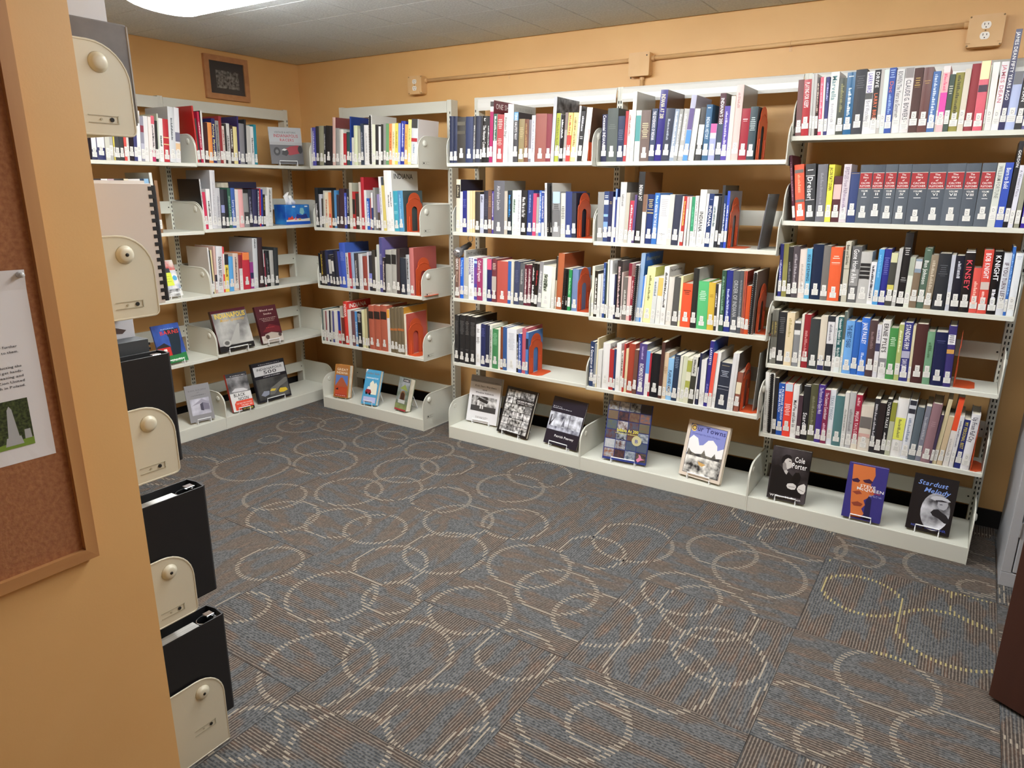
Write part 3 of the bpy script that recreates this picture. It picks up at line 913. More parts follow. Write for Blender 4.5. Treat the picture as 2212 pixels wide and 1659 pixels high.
-568 29.7 231 59 e0c850 h|b 0 .28 26262e|x .35 .6 303020
-537 30.8 214 55 5aa0d8 h
-505 38.1 231 54 cbb8ac h|x .1 .8 4a4040
-465 26.1 218 45 8a2c34 h|b .38 1 d8d8d8|b .4 .58 c8c8c8
-436 54.0 231 35 b83040/d87a40 h|b 0 .2 e08048
-382 23.5 169 45 8a3a80 p|b .4 .6 2a2a50
-358 35.8 316 58 c0c4c8/a8a8ac h|x .02 .2 303034
-318 34.3 319 46 3a2a2c/2a2022 h
-278 5.4 238 26 3a3638 p|b 0 .45 d0d0d0
-270 10.9 216 12 8a2438 p
-258 34.2 231 12 26282a h|x .2 .7 606468
-224 28.8 231 37 a8a8a4 h
-194 31.1 247 55 34383a h
@B1
934 28.6 222 -1 1c2044 h|t Centennial_INDIANA f0f0f8 .02 .68
963 55.6 248 -2 48504e h|X .3 .4 606866
1019 34.7 210 9 343e5a h|X .3 .55 5a6480
1054 14.7 232 25 a83038 p
1070 17.0 236 24 d8d0c8 p|x .1 .5 a05050
1089 19.1 316 15 e0e0de/b4b4ae p
1110 27.2 232 8 c8d4d0 h|b .1 .6 4a9090
1138 46.8 231 8 6a5a56 h|X .25 .55 d8c8a0
1185 28.1 236 32 32405e h|t THE_GOVERNORS_OF_INDIANA e8e8f0 .05 .6
1214 35.6 316 49 2e2a78/5a4438 h|t INDIANA_AT_200 e0d8b8 .06 .4
1250 41.9 233 53 3a4050 h|x .2 .6 a0a8b8
1292 21.0 229 66 8a98ac p|x .05 .9 e0e4ec
1313 17.1 228 76 9a9c9a p|x .1 .7 e8e8e8
1331 25.9 228 78 b0b0ae h|x .1 .6 f0f0f0
1357 24.7 285 84 a8a8c0/9c9cac h|b .53 1 4a88c8|b .2 .52 5a4a80
1384 24.6 226 77 d0d0cc p
1415 27.6 230 51 3a3a3c h|b .32 .7 dcdcd8
1448 27.7 240 28 2c5a80 h|t INDIANA_HISTORY d0e0f0 .22 .62|X .05 .08 d0e0f0
1477 29.1 158 20 9aa0cc h|b 0 .25 c85a98|b .25 .4 d8d8e4
1508 26.8 285 14 4a2430/70706c h|b .45 1 2c3c50|t INDIANA'S_200 f0f0f4 .07 .46
1536 25.0 230 9 4a3a9a p|x .1 .7 c8c0e8
1562 19.2 270 8 ccc8c0 p
1581 31.2 314 8 d8b8b4/8c8478 h|x .1 .3 b08a88
1613 36.8 216 8 96303e h|X .2 .25 e8d0d0
1650 32.1 222 8 30424a h|X .2 .45 c0d0d0
@B2
927 34.6 245 -4 8e8e8c h
962 26.4 248 1 2c4070 h|X .08 .14 e0e8f4|b .17 .26 e8ecf4|b .45 .5 88b0e8|b .6 .75 7aa0e0
989 20.8 248 9 262c50 p|X .2 .25 b0a060
1010 13.7 221 12 dcdcdc p
1024 8.9 261 9 2a3a80 p|b 0 .2 7a98e0
1034 12.7 221 7 d8d8d6 p
1047 32.4 293 12 c4c4c4/6a6a68 h|x .2 .4 909090
1080 19.7 243 22 b8b4a8 p
1100 21.5 205 34 d0d0d0 p|b 0 .72 b03048|x .1 .68 e8d0d4
1122 12.1 233 34 584a78 p
1137 32.1 342 22 1c1a1c/6a4a30 h|t INDIANA_24/7 e8e8e8 .18 .4
1171 19.7 235 17 d8d4d0 p|b 0 .35 7a5a48
1191 35.2 236 25 26386c h|X .1 .28 c8b878|b .3 .31 c8b878|b .36 .38 c8b878
1227 24.9 243 33 2a68b4 p|x .05 .2 a8d0f0|t INDIANA_FROM_THE_BEGINNING e8f0f8 .22 .8
1253 50.2 233 32 e2e2e2 h|X .08 .45 b0b0b4|X .78 .79 606060
1304 23.3 237 27 c8c8c0 p
1328 35.1 235 33 2c3044 h
1363 7.4 230 42 d8d4d0 p
1372 14.8 230 38 b03c38 p|x .1 .6 e0c060
1391 10.8 228 22 d8d8d8 p|b 0 .25 dca0a8
1406 10.7 228 6 c8c8c4 p
1419 16.0 228 -2 e0e0de p|b 0 .75 2e8a62|x .2 .6 60b890
1435 14.7 233 0 e0e0de p|x .1 .8 909090
1450 30.8 261 22 d4d4d2 h|t INDIANA 2a2a2e .38 .74
1482 11.1 243 31 e0e0e0 p
1493 23.3 243 31 263a68 p|t INDIANA e8e8f0 .22 .62|X .1 .12 8090b8
1517 19.9 232 29 ccd4d4 p|x .2 .6 607078
1539 13.4 232 21 2c3038 p
1555 12.9 281 14 26262a/46463e p
1569 12.6 236 9 20386c p|x .15 .7 e0e8f4
1584 11.9 256 3 2a48b8/8a8a90 p|x .25 .7 e0e8ff
@B3
921 14.4 263 8 d4d4c4 p
936 19.1 240 8 24221e p|x .15 .8 e0e0d8
955 18.3 224 7 d4d4d0 p
975 11.3 225 3 ccccc8 p
987 12.9 285 1 2a4684 p|x .1 .7 a0b8e8
1001 8.9 281 -1 2a3a3a p
1011 9.5 301 -4 d8d4c8/4a4a48 p
1021 14.4 299 -3 d8d8d8 p
1036 16.0 230 0 e0e0e0 p
1052 8.9 231 1 24284a p
1062 28.3 300 2 2a2628/6a6a68 h|x .1 .8 d8b8b8
1090 7.7 243 2 b8a8a4 p
1098 24.8 220 6 6a6460 p|x .3 .8 c8c8c0
1124 17.2 291 14 d8a8a4 p|b 0 .22 7a2030
1141 12.9 228 26 8a2838 p|x .1 .5 e8c8c8
1154 18.1 287 41 d8d8d8/d0d0ce s
1173 21.7 343 46 8aa4c4/2a68c0 h|F Bloomington a8b8b8
1195 7.4 232 49 3a78cc p
1203 8.5 238 50 d8d8d0 p
1212 41.4 279 48 e4e0a0/c4c468 h|x .15 .6 808050
1255 23.4 232 43 ccd0d0 p|x .1 .4 708090
1281 24.1 236 35 d8d8d4 p|b .02 .4 d4b868
1306 25.1 287 31 e0e0de/c8c8c8 p|x .1 .7 404040|F The_Land_Company 40403c
1333 28.1 238 28 d0ccc4 h
1364 32.3 239 18 4c4c4a h
1398 11.0 247 9 d8d0a0 p
1410 48.7 213 5 dc5230 h|X .15 .25 5a2a1c
1462 27.4 288 -4 2a2c2c/a8a8a6 h
1492 50.5 230 -15 52b070 h|X .2 .4 d0f0d8
1544 32.4 227 -20 c8a83c h|X .25 .32 a08020
1577 12.2 223 -20 2e2c30 p|x .2 .5 e0e0e0
1589 10.9 222 -16 d8d8d8 p
1601 20.6 288 -17 2a4a3a p|x .1 .7 80a890
1623 29.5 289 -21 26307c h|x .3 .8 b8c0e8
1654 34.0 289 -24 565a60 h|t ORDER_OF_INDIANA a8acb0 .15 .75
1689 16.6 292 -26 4c5056 p|x .15 .75 888c90
1706 7.2 292 -27 9a5a48 p
1714 7.2 292 -25 a04030/7a2c22 p
1721 20.0 226 -16 c0502e p
1742 15.9 292 1 d8d8d8/6a5a54 s
@B4
927 25.7 246 14 2c3c60 h|t A_Generation_at_War f0f0f8 .1 .75
953 14.0 239 20 7a8088 p
967 8.2 270 20 d8d0b0/c0b088 p
977 23.1 210 15 d0d0ce p
1002 40.7 248 9 dcdcdc/c4c4c2 h|F In_from 505050
1044 27.4 219 2 a83434 h
1072 10.8 225 1 2a3c64 p
1083 24.6 258 7 e0e0e0 p
1108 14.5 218 12 d8d4cc p|x .05 .6 2a2626
1123 8.4 260 17 b03430 p
1132 14.3 234 20 d8c8a0 p
1147 35.0 263 19 9c4030 h
1182 21.2 236 21 6a4a40 p
1204 41.1 271 25 4a3c78/6a6a70 h|x .05 .3 b0a0d0|t RICHMOND_INDIANA f0f0f8 .38 .85
1246 19.1 239 24 d8d8d8 p|b 0 .5 5a98d8
1266 9.6 229 19 a82838 p
1277 47.3 230 16 1c1c20 h
1325 17.2 294 20 4a2e28/3a2420 p
1342 21.8 242 21 cbb498 p|X .3 .45 a08060
1365 28.8 217 21 88b8e0 h|t PLAIN_AND_AMISH 20284a .28 .82
1394 29.0 239 24 24344c h|X .05 .3 8090a8
1423 13.7 236 30 d0d0c4 p
1437 21.7 238 38 c8ccb4 p
1459 23.5 231 42 d0d0b8 p|b .05 .3 a0a44c|b .5 .7 a0a44c
1483 24.9 240 48 3a3a32 p|b 0 .4 c8c8c0|x .05 .35 404040
1509 6.9 190 46 dcdcdc p
1520 11.6 263 24 2a2e4a p
1537 14.2 231 2 d8d8d8 p
1552 10.3 238 2 e0e0e0 p
1563 18.0 330 29 302a7c/2a50b0 p|t LAFAYETTE f0f0f8 .1 .36|x .65 .8 8080c8
1581 19.1 275 44 d8d4d0 p|b 0 .8 e05848
1601 16.1 280 42 e0e0e0/c4c4c4 p
1618 57.4 230 39 2a3040 h|X .05 .08 8a8068|X .17 .3 b0b8c8|b .5 .51 c8ccd4|b .57 .575 c8ccd4
1677 17.1 285 35 d0d0d2 p
1695 11.2 287 34 c8c8c8/505050 p
1706 25.9 195 41 8a5040 h|b .25 .55 d8ccb0
@C1
1842 23.2 225 -43 6a4444 p
1865 30.7 224 -43 a83038 h|t PLAYING_FOR_KEEPS f0e8e8 .05 .5
1898 9.0 243 -49 b8b8b6 p
1908 11.2 244 -53 b4b2b0 p
1920 10.9 229 -56 3a2a2a p|x .1 .6 c8b0a0
1933 14.0 230 -60 d0506a p|x .1 .7 f0b0c0
1947 7.4 229 -62 d8d8d4 p
1955 13.4 229 -56 282a68 p|x .1 .4 a8a8e0
1969 32.1 246 -40 dcdcdc h|t Marvella 5a8a90 .06 .45|x .5 .8 b8b8c0
2002 27.5 220 -33 3a4038 h|x .1 .6 8a8a60
2030 31.4 240 -36 26608c h|X .06 .09 d0e0e8|x .25 .7 d8e8f0
2062 40.9 248 -37 2a2c34 h|X .1 .3 5a5c60
2103 28.1 238 -35 e2e2e4 h|t LARRY_BIRD 4a3aa0 .03 .34|b .34 .44 505050|t Bird_Watching 90909c .46 .8
2132 23.2 242 -36 dededc p|b 0 .78 1c1c1e|t DRIVE f0f0f0 .03 .28|t LARRY_BIRD e07048 .36 .78
2156 11.4 243 -38 b0aca8 p
2168 16.8 240 -39 ccd8d4 p
2185 24.2 245 -39 2a4a9a p|X .03 .16 a0b8e0|t Doc d07060 .2 .38|x .4 .7 8aa8d8
2210 28.2 238 -35 d8d8d8 h|t BOWEN_The_Years_as_Governor 606068 .03 .75
2239 31.4 240 -29 d4d0d0 h|b 0 .15 8a8484|t CLAUDE_G._BOWERS 50505a .18 .8
2270 31.4 238 -29 4a2e2a h|X .15 .3 b89850
2302 32.5 238 -26 5e3430 h|X .2 .26 a08050
2335 25.1 221 -25 3c64a0 p|x .05 .9 c8d8f0
2361 6.3 227 -25 c8c0b4 p
2367 22.5 238 -21 e0b0b4 p|b .4 .75 d040a0|b 0 .1 e0d8d8|x .12 .38 dc6080
2390 17.2 207 -13 34463e p|X .2 .35 c8c8b8
2408 28.8 212 -13 8a8438 h|x .05 .7 4a4820
2438 19.4 223 -16 ccc4b4 p
2458 27.9 239 -16 8a2c34 h
2488 31.3 246 -25 d06070 h|b 0 .26 e8ecb0|b .34 .44 3a2a3c
2522 4.5 231 -37 b8b8a4 p
2527 20.5 239 -29 dcdcda p
2548 22.4 239 -6 dcdce0 p|t JAMES_DEAN c07080 .05 .6
2571 19.8 346 0 1c1c4c/1a1a1c p|t JAMES_DEAN_FIFTY_YEARS_AGO f0f0f4 .03 .7
2591 29.4 202 1 a8b4d8 h|b 0 .22 6a6a70
2621 21.4 174 9 1a1a1e p|t DEAN f0f0f0 .15 .45
2643 19.5 161 13 5a5a8a p
@C2
1872 11.4 276 -160 4a2030 p|x .1 .7 9a7080
1884 39.3 236 -132 e0583c h|b .09 .15 6a6460|b .62 .67 6a6460|x .18 .5 f0a080
1923 40.1 240 -92 34363a h|X .1 .13 e8e8e8|b .2 .63 d8d8d8|b .21 .62 34363a|t Dreiser f0f0f0 .22 .62
1964 39.1 238 -56 6a6a72 h|x .15 .7 8a8a92
2003 22.5 237 -31 e8dc50 p|t JACOB_PIATT_DUNN 2a2a20 .05 .45
2026 32.5 190 -21 4a1c26 h|b .18 .5 d8b0ac
2059 28.2 238 -19 ccc4cc h|t EPISTLES_from_PAP 7a6a80 .05 .5|x .5 .8 a090a8
2088 34.0 205 -19 2c3c6c h|b .02 .025 c8b060
2123 48.9 235 -21 505862 h|R I
2172 45.1 235 -22 505862 h|R II
2217 44.0 236 -18 505862 h|R III
2262 48.1 236 -18 505862 h|R IV
2311 62.4 236 -20 505862 h|R V
2374 60.8 236 -21 505862 h|R VI
2435 61.4 237 -22 505862 h|R VII
2497 49.3 237 -22 505862 h|R VIII
2547 46.9 238 -13 505862 h|R IX
2594 23.5 238 -6 c8ccc4 p|t WILLIAM_FORTUNE 808480 .05 .55
2618 25.4 239 -3 2a48a8 p|t Born_to_Build e8ecf8 .08 .4
2644 15.6 315 9 1e1e24/1e1e20 p|t GORDON f0f0f0 .1 .3
2660 15.6 229 10 d0d0dc p|t A_Woman's_Place 808090 .08 .5
2679 16.1 223 -6 8a8a78 p
2700 22.2 219 -23 3a2a90 p
@C3
1841 14.1 236 -40 2a2e78 p|x .3 .7 c8c8e8
1857 20.6 238 -44 8a8650 p
1878 20.1 225 -47 2c2c30 p|x .3 .7 808088
1899 26.6 229 -45 504a50 h|x .15 .7 a09aa0
1926 29.9 217 -40 d8ccc4 h|x .3 .8 b0a49c
1956 21.1 221 -37 62a8cc p|t 1022_EVENING 203a50 .1 .65
1978 44.1 241 -35 1c2a44 h
2022 28.9 238 -30 6a6662 h
2051 48.1 233 -30 d85a30 h|X .16 .22 f8d8c8|X .28 .32 f8d8c8
2102 8.2 221 -37 2c2c2c p
2110 21.0 259 -34 b8b4a4 p|t Beer_and_Skittles 3a3830 .05 .38|b .44 .45 6a6858
2132 37.2 241 -17 5a5a5c h|t Gone_Home_Alive e8e8e8 .05 .65|b .4 .7 8a8a8a
2169 42.7 220 -17 b4b4b2 h|b .22 .28 1e1e20|b .3 .36 1e1e20|b .38 .44 1e1e20|b .46 .52 1e1e20
2212 21.1 179 -13 dcdce0 p|x .08 .85 30303c
2234 20.1 234 -6 4a94cc p|x .1 .5 80c0e8
2254 26.7 236 -5 2c3084 h|X .15 .45 6a70b8
2281 26.4 222 -5 3a3a34 h|b 0 .18 c8c8a0|b .6 .7 c8c060
2308 14.2 240 -6 b0b0ae p
2323 29.1 306 -4 1e1e20/1a1a1c h|X .2 .3 c8c8c8|X .6 .66 a0a0a0
2352 19.2 207 -1 d0d4c8 p|b 0 .36 a0a898
2372 25.6 203 0 7a6a58 h|b 0 .28 8090a0|b .05 .2 c8c8c8
2398 26.0 248 7 4e6456 h|t Ban_Johnson e8ece8 .2 .6|X .03 .06 a0b0a4
2425 25.9 221 4 8a7c68 h|x .1 .7 c0b4a0
2455 44.3 229 -15 2a2e34 h|X .2 .4 50545a
2503 13.9 225 -30 b8bcc8 p
2519 30.3 223 -34 1c1e2c h|x .1 .4 c0c4d0
2550 34.1 244 -36 1e1a1c h|b .01 .03 d8d8d8|t KINSEY d84858 .14 .64
2585 27.1 179 -40 d05048 h|x .3 .8 f0b8a8
2613 31.3 251 -43 d0483c h|t BOB_KNIGHT f4f0f0 .05 .45|b .5 .62 c8b8b0|x .65 .8 f0c0b8
2645 30.9 247 -36 18181c h|t KNIGHT f4f4f8 .06 .47|x .6 .85 e0e0e8
2676 24.7 242 -30 ccd0d8 h|t IF_YOU_TURN_LEFT 503a48 .15 .75
2701 9.2 267 -30 2c62b0 p|x .1 .7 90c0f0
2711 24.0 244 -23 d8dce0 h|X .05 .1 b0b8c8
@C4
1840 9.7 252 -34 7a7a74 p|b .2 .5 6a6454|x .22 .45 b0a060
1850 17.7 254 -34 6e6e66 p|b .2 .5 5a5648|x .22 .45 b0a060
1868 35.5 245 -31 2c2e32 h|X .1 .4 6a6c70
1904 33.5 246 -25 d8c8a8 h|x .1 .45 b0a070
1938 27.9 212 -21 7e8084 h|b 0 .3 d0d0d0|b .05 .2 3a3a3c
1967 11.0 244 -22 d0ccc0 p
1980 26.6 245 -28 8e2830 h|x .3 .8 c88080
2008 42.4 229 -33 33383a h
2050 28.0 245 -33 ccc4b4 h|b .8 1 26285a
2079 30.7 248 -32 20242c h|b .1 .5 d0d0d4|x .15 .45 808088
2110 11.8 246 -32 d4d4d4 p|x .2 .7 a0a0a8
2122 21.5 250 -32 d8e0e0 p|b 0 .72 1e5458|t Hoosier_Speaks_Out f0f8f8 .03 .5|t Marilyn_Price e0e8e8 .55 .75
2144 9.3 275 -31 c8d0c4 p|b 0 .45 55605c
2154 33.2 236 -28 68a0dc h|t THE_BEST_YEARS 20406a .08 .5
2187 26.1 234 -28 2a60b0 h
2215 31.6 254 -31 3a70cc h|t JANE_PAULEY f0f4fc .08 .45|x .6 .75 c0d4f4
2247 31.3 248 -31 4a383a h|x .2 .5 806a6c
2278 17.1 233 -31 ccccd4 p|b .35 .5 3a3a5a|x .1 .3 8080a0
2297 29.8 253 -35 d8d8d8 h|t ERNIE_PYLE'S 26262a .05 .55|b .65 .8 808084
2327 32.7 223 -37 46884a h|X .18 .35 d8f0d8
2361 18.5 242 -37 a8b070 p|x .1 .5 e0e8c0
2379 33.0 252 -37 2c3078 h|t STANDING_FIRM f0f0f8 .03 .45|b .48 .6 a8a8c0|t DAN_QUAYLE e0e0f0 .62 .85
2413 9.8 243 -37 ccc4a4 p
2423 43.5 252 -33 4a2c2c h
2467 27.3 224 -36 6c9678 h|x .2 .5 4a7050
2497 44.8 225 -44 20264a h|X .15 .2 4a5080
2542 28.2 255 -45 342a6c h|b .14 .3 e4e4e8|X .15 .29 404050|b .38 .45 c89850
@C5
1843 16.7 299 -49 dcdcd8 p|x .3 .7 b8b8b4
1860 25.0 299 -46 e0e0da s
1885 17.3 278 -41 26262a p
1903 28.2 254 -38 2854a8 h|t A_PILGRIMAGE_THROUGH e8f0fc .05 .7|q THE_BRIAR_PATCH e8f0fc .1 .55
1931 35.9 258 -33 e0402e h|b 0 .14 b8ccdc|X .38 .6 f8e0dc
1968 25.7 257 -29 dedede h|t Mud_Pies_and_Lilac_Le 26262a .28 .8
1994 19.1 212 -28 44303a p
2013 30.2 265 -28 1c1c20 h|b .01 .02 d0d0d0|t Stardust e8e8ec .5 .85
2044 31.2 272 -30 54543e h|x .2 .7 7a7a60
2076 26.7 275 -27 402a80 h|t The_Picture_of_the_Gypsy_Moth e0d8f0 .04 .5
2103 23.4 257 -25 7c2448 p|t The_Country_Contributor f0e0e8 .05 .55|x .62 .75 d8a8c0
2127 23.0 260 -27 d4d8e0 p|t TEXAS_TWIGGY 8090a0 .1 .55
2151 38.0 237 -27 4e7478 h
2189 17.0 258 -24 ccccca p|x .3 .7 9a9a98
2207 25.5 261 -23 b4b4b6 h|x .3 .7 8a8a8c
2233 24.4 255 -19 9c2840 p|x .05 .2 e0b0b8|t MAJOR_TAYLOR f0dce0 .3 .75|b .9 1 d8d0c0
2257 49.5 212 -14 d0c8bc h|b .25 .5 6a6664|b .62 .7 c8a098
2307 20.7 250 -14 2e2c30 p|x .1 .8 b0b0b8
2328 24.9 234 -13 2c2426 p
2354 17.8 257 -6 1a1a1c p|t TUCKER_TALKS f4f4f4 .05 .52|x .6 .75 e0e0e0
2372 19.0 245 0 b0b49c p|b 0 .35 8a8c38
2391 42.3 266 4 e0e0e0 h|b .32 .7 d8dc60|x .35 .66 8a8c50
2434 27.8 266 11 d4d8e0 h|b 0 .22 2a2c38|b .08 .14 c8ccd4|x .3 .7 8a98b0
2462 28.0 240 27 5a6670 h
2491 19.5 251 37 7c7e8c p|x .2 .6 a8aab4
2511 35.3 266 43 8c6c74 h|X .3 .4 a88890
2546 9.8 223 57 3a2e4a p
2556 14.7 293 65 c8bc98 p
2573 19.6 220 60 c4b090 p
2595 20.3 310 50 d8d4d0 p|b 0 .48 e0502c|x .6 .85 b8b4b0
2617 16.0 231 41 d4d4d8 p|x .1 .6 9a9aa4
2636 22.0 217 33 262e6c p|t MY_PERSONAL_BEST d0c060 .05 .6
2659 30.7 245 27 d8d8dc h|t Up_From_Fall_City 505060 .05 .5
'''
def all_books():
    key = None; rows = {}
    for l in BOOKS.strip().split('\n'):
        if l[0] == '@': key = l[1:]; rows[key] = []
        else: rows[key].append(l)
    for k, r in rows.items():
        for i, l in enumerate(r): book(k, i + 1, l, len(r))
all_books()
# ------------------------------------------------------------------ bookends
def bookend(x, y, z, label, group='orange bookends', toe=.075):
    """arched plate facing +X with a foot on the shelf; plate spans local y 0..w"""
    t = thing('bookend', label, 'bookend', (x, y, z + .0004), 0, group)
    w, h = .145, .228
    r = w / 2 - .018
    arch = [(0, 0), (0, .15)] + [(.004, .162), (.018, .172), (.018, .178)]
    arch += [(w / 2 - r * math.cos(a), .178 + .05 * math.sin(a)) for a in [math.pi * k / 14 for k in range(15)]]
    arch += [(w - .018, .172), (w - .004, .162), (w, .15), (w, 0)]
    sl = [(w / 2 + .026, 0)] + [(w / 2 + .026 * math.cos(a), .125 + .022 * math.sin(a)) for a in [math.pi * k / 8 for k in range(9)]] + [(w / 2 - .026, 0)]
    mb = MB(); mb.prism(arch + sl, lambda p, d: (d, p[0], p[1]), -.0009, .0009)
    mb.build('plate', ORANGE, t)
    rb = MB()
    for s in (-1, 1): rb.tube([(.0012, w / 2 + s * .047, .006), (.0012, w / 2 + s * .047, .09)], .0035, 6)
    rb.tube([(.0010, .012, .163), (.0010, .03, .186), (.0010, w / 2, .197), (.0010, w - .03, .186), (.0010, w - .012, .163)], .0022, 6)
    rb.build('rib', ORANGE, t)
    f = MB(); c = .02
    f.prism([(.001, 0), (toe - c, 0), (toe, c), (toe, w - c), (toe - c, w), (.001, w)], lambda p, d: (p[0], p[1], d), 0, .0014)
    f.build('foot', ORANGE, t)
    return t
BE = [(.886, .03, 1.637, 'orange bookend ending the books on the top shelf, third bookcase from right'),
      (.815, .075, 1.256, 'orange bookend beside the blue and dark books, second shelf, third bookcase from right'),
      (.832, .07, .87, 'orange bookend beside a grey-blue book, third shelf, third bookcase from right'),
      (.541, .06, .478, 'orange bookend at the half-empty fourth shelf, third bookcase from right'),
      (-.326, .04, 1.244, 'orange bookend in front of a dark cover, second shelf, corner bookcase'),
      (-.263, .035, .861, 'orange bookend in front of a pinkish red cover, third shelf, corner bookcase'),
      (-.337, .03, .476, 'orange bookend in front of a red patterned cover, fourth shelf, corner bookcase'),
      (1.69, .085, 1.635, 'orange bookend on the top shelf, second bookcase from right'),
      (1.604, .075, 1.245, 'orange bookend in front of a blue book, second shelf, second bookcase from right'),
      (1.766, .09, .856, 'orange bookend behind a comb-bound report, third shelf, second bookcase from right'),
      (1.738, .06, .475, 'orange bookend on the fourth shelf, second bookcase from right'),
      (2.581, .12, .723, 'orange bookend foot beside a purple book, fourth shelf, rightmost bookcase'),
      (2.696, .11, .376, 'orange bookend foot beside white books, fifth shelf, rightmost bookcase')]
for x, y, z, l in BE: bookend(x, y, z, l, toe=.022 if x < 1 and z > 1.6 else .04 if x in (2.696, .886) else .075)
def bookend_left(y, z, label):
    t = bookend(0, 0, 0, label); t.location = (-1.305, y, z + .0004); t.rotation_euler = (0, 0, math.pi / 2)
bookend_left(-.244, 1.632, 'orange bookend ending the books on the top shelf, left-wall bookcase under the picture')

# ------------------------------------------------------------------ propped books and their wire stands
def stand(x, y, z, yaw, tilt, w, label):
    t = thing('wire_book_stand', label, 'book stand', (x, y, z), math.radians(yaw), 'white wire book stands')
    a = math.radians(tilt); hw = w * .27; r = .0026
    S = lambda v, off: (v * math.sin(a) - off * math.cos(a), v * math.cos(a) + off * math.sin(a))   # along the leaning back, off = towards the viewer
    th = .03
    def P(px, v, off): yy, zz = S(v, off); return (px, yy, zz + .012)
    mb = MB()
    mb.tube([P(-hw, -.004, -.003), P(-hw, -.004, th), P(-hw, .014, th + .003), P(hw, .014, th + .003), P(hw, -.004, th), P(hw, -.004, -.003)], r, 6)
    mb.build('front_lip', WIRE, t)
    mb = MB(); hb = .13
    mb.tube([P(-hw, -.004, -.003), P(-hw, hb, -.003), P(hw, hb, -.003), P(hw, -.004, -.003)], r, 6)
    mb.build('back_wire', WIRE, t)
    mb = MB(); ty, tz = S(hb, -.003)
    mb.tube([(-hw * .8, ty, tz + .012), (-hw * .8, ty + .055, r), (hw * .8, ty + .055, r), (hw * .8, ty, tz + .012)], r, 6)
    mb.build('rear_leg', WIRE, t)
    mb = MB()
    for s in (-1, 1):
        p = P(s * hw, -.004, th); q = P(s * hw, -.004, -.003)
        mb.tube([p, (p[0], p[1], r), (q[0], q[1], r), q], r, 6)
    mb.build('feet', WIRE, t)
    return t
def display(bl, w, h, yaw, tilt, thick, cover, art, label, slabel, spine=None, kind='display_book', zb=.0775, edge=None):
    """book leaning on a wire stand, bl = lower left corner of its cover"""
    x, y, _ = bl; ya = math.radians(yaw); a = math.radians(tilt)
    ux, uy = math.cos(ya), math.sin(ya)
    z = zb + .0005
    cx, cy = x + ux * w / 2, y + uy * w / 2
    # stand origin: under the back face of the book
    ix, iy = -uy, ux
    off = thick * math.cos(a)
    stand(cx + ix * off, cy + iy * off, z, yaw, tilt, w, slabel)
    mb = MB(); ct = .0026 if thick > .014 else .0008
    P = [(0, 0), (w, 0), (w, ct), (ct * 1.4, ct), (ct * 1.4, thick - ct), (w, thick - ct), (w, thick), (0, thick)]
    mb.prism(P, lambda p, d: (p[0], p[1], d), 0, h)
    b = mb.build(kind, [mat(cover, .3)] )
    pg = MB(); pg.box((ct * 1.5, ct + .0001, .003), (w - .003, thick - ct - .0001, h - .003)); pg.build('page_block', PAGE, b)
    if spine:
        s = MB(); s.quad((-.0003, 0, 0), (-.0003, thick, 0), (-.0003, thick, h), (-.0003, 0, h)); s.build('spine_print', mat(spine, .4), b)
    if art:
        mats = []; am = MB()
        def mi(m_):
            m_ = mat(m_, .35) if isinstance(m_, str) else m_
            if m_ not in mats: mats.append(m_)
            return mats.index(m_)
        for n, it in enumerate(art):
            e = -.0003 - .00012 * n
            if it[0] == 'r':
                _, x0, y0, x1, y1, m_ = it
                am.quad((x0 * w, e, y0 * h), (x1 * w, e, y0 * h), (x1 * w, e, y1 * h), (x0 * w, e, y1 * h), mi(m_))
            elif it[0] == 'p':
                am.add([(px * w, e, py * h) for px, py in it[1]], [tuple(range(len(it[1])))], mi(it[2]))
            elif it[0] == 'o':
                _, px, py, rx, ry, m_ = it
                am.add([(px * w + rx * w * math.cos(k * math.pi / 10), e, py * h + ry * w * math.sin(k * math.pi / 10)) for k in range(20)], [tuple(range(20))], mi(m_))
            elif it[0] == 't':
                _, tx, x0, y0, x1, cap, m_ = it
                put_text(am, tx, lambda px, py: (x0 * w + px, e, y0 * h + py), (x1 - x0) * w, cap * h, mi(m_))
            elif it[0] == 'i':       # slanted script
                _, tx, x0, y0, x1, cap, m_ = it
                put_text(am, tx, lambda px, py: (x0 * w + px + py * .3, e, y0 * h + py), (x1 - x0) * w, cap * h, mi(m_))
            elif it[0] == 'x':       # small print, one line
                _, x0, y0, x1, cap, m_ = it
                for s0, s1, hh in bars(R, x0 * w, x1 * w, .6, 1, .012): am.quad((s0, e, y0 * h), (s1, e, y0 * h), (s1, e, y0 * h + cap * h * hh), (s0, e, y0 * h + cap * h * hh), mi(m_))
        am.build('cover_print', mats, b)
    b.matrix_world = Matrix.Translation((x, y, z + .012)) @ Matrix.Rotation(ya, 4, 'Z') @ Matrix.Rotation(-a, 4, 'X') 
    tag(b, label, 'book', 'books propped face out')
    return b
K = '141418'; Wt = 'ecebe8'
grid = []
Rg = random.Random(3)
for j in range(6):
    for i in range(4):
        c = ['3a3a3e', '6a6a6c', 'a8a8a8', 'd8d8d6'][Rg.randrange(4)]
        grid.append(('r', .07 + i * .225, .05 + j * .15, .07 + i * .225 + .21, .05 + j * .15 + .14, noisy('mono_%s' % c, c, ['e0e0e0', '18181a'][Rg.randrange(2)], 45, .35)))
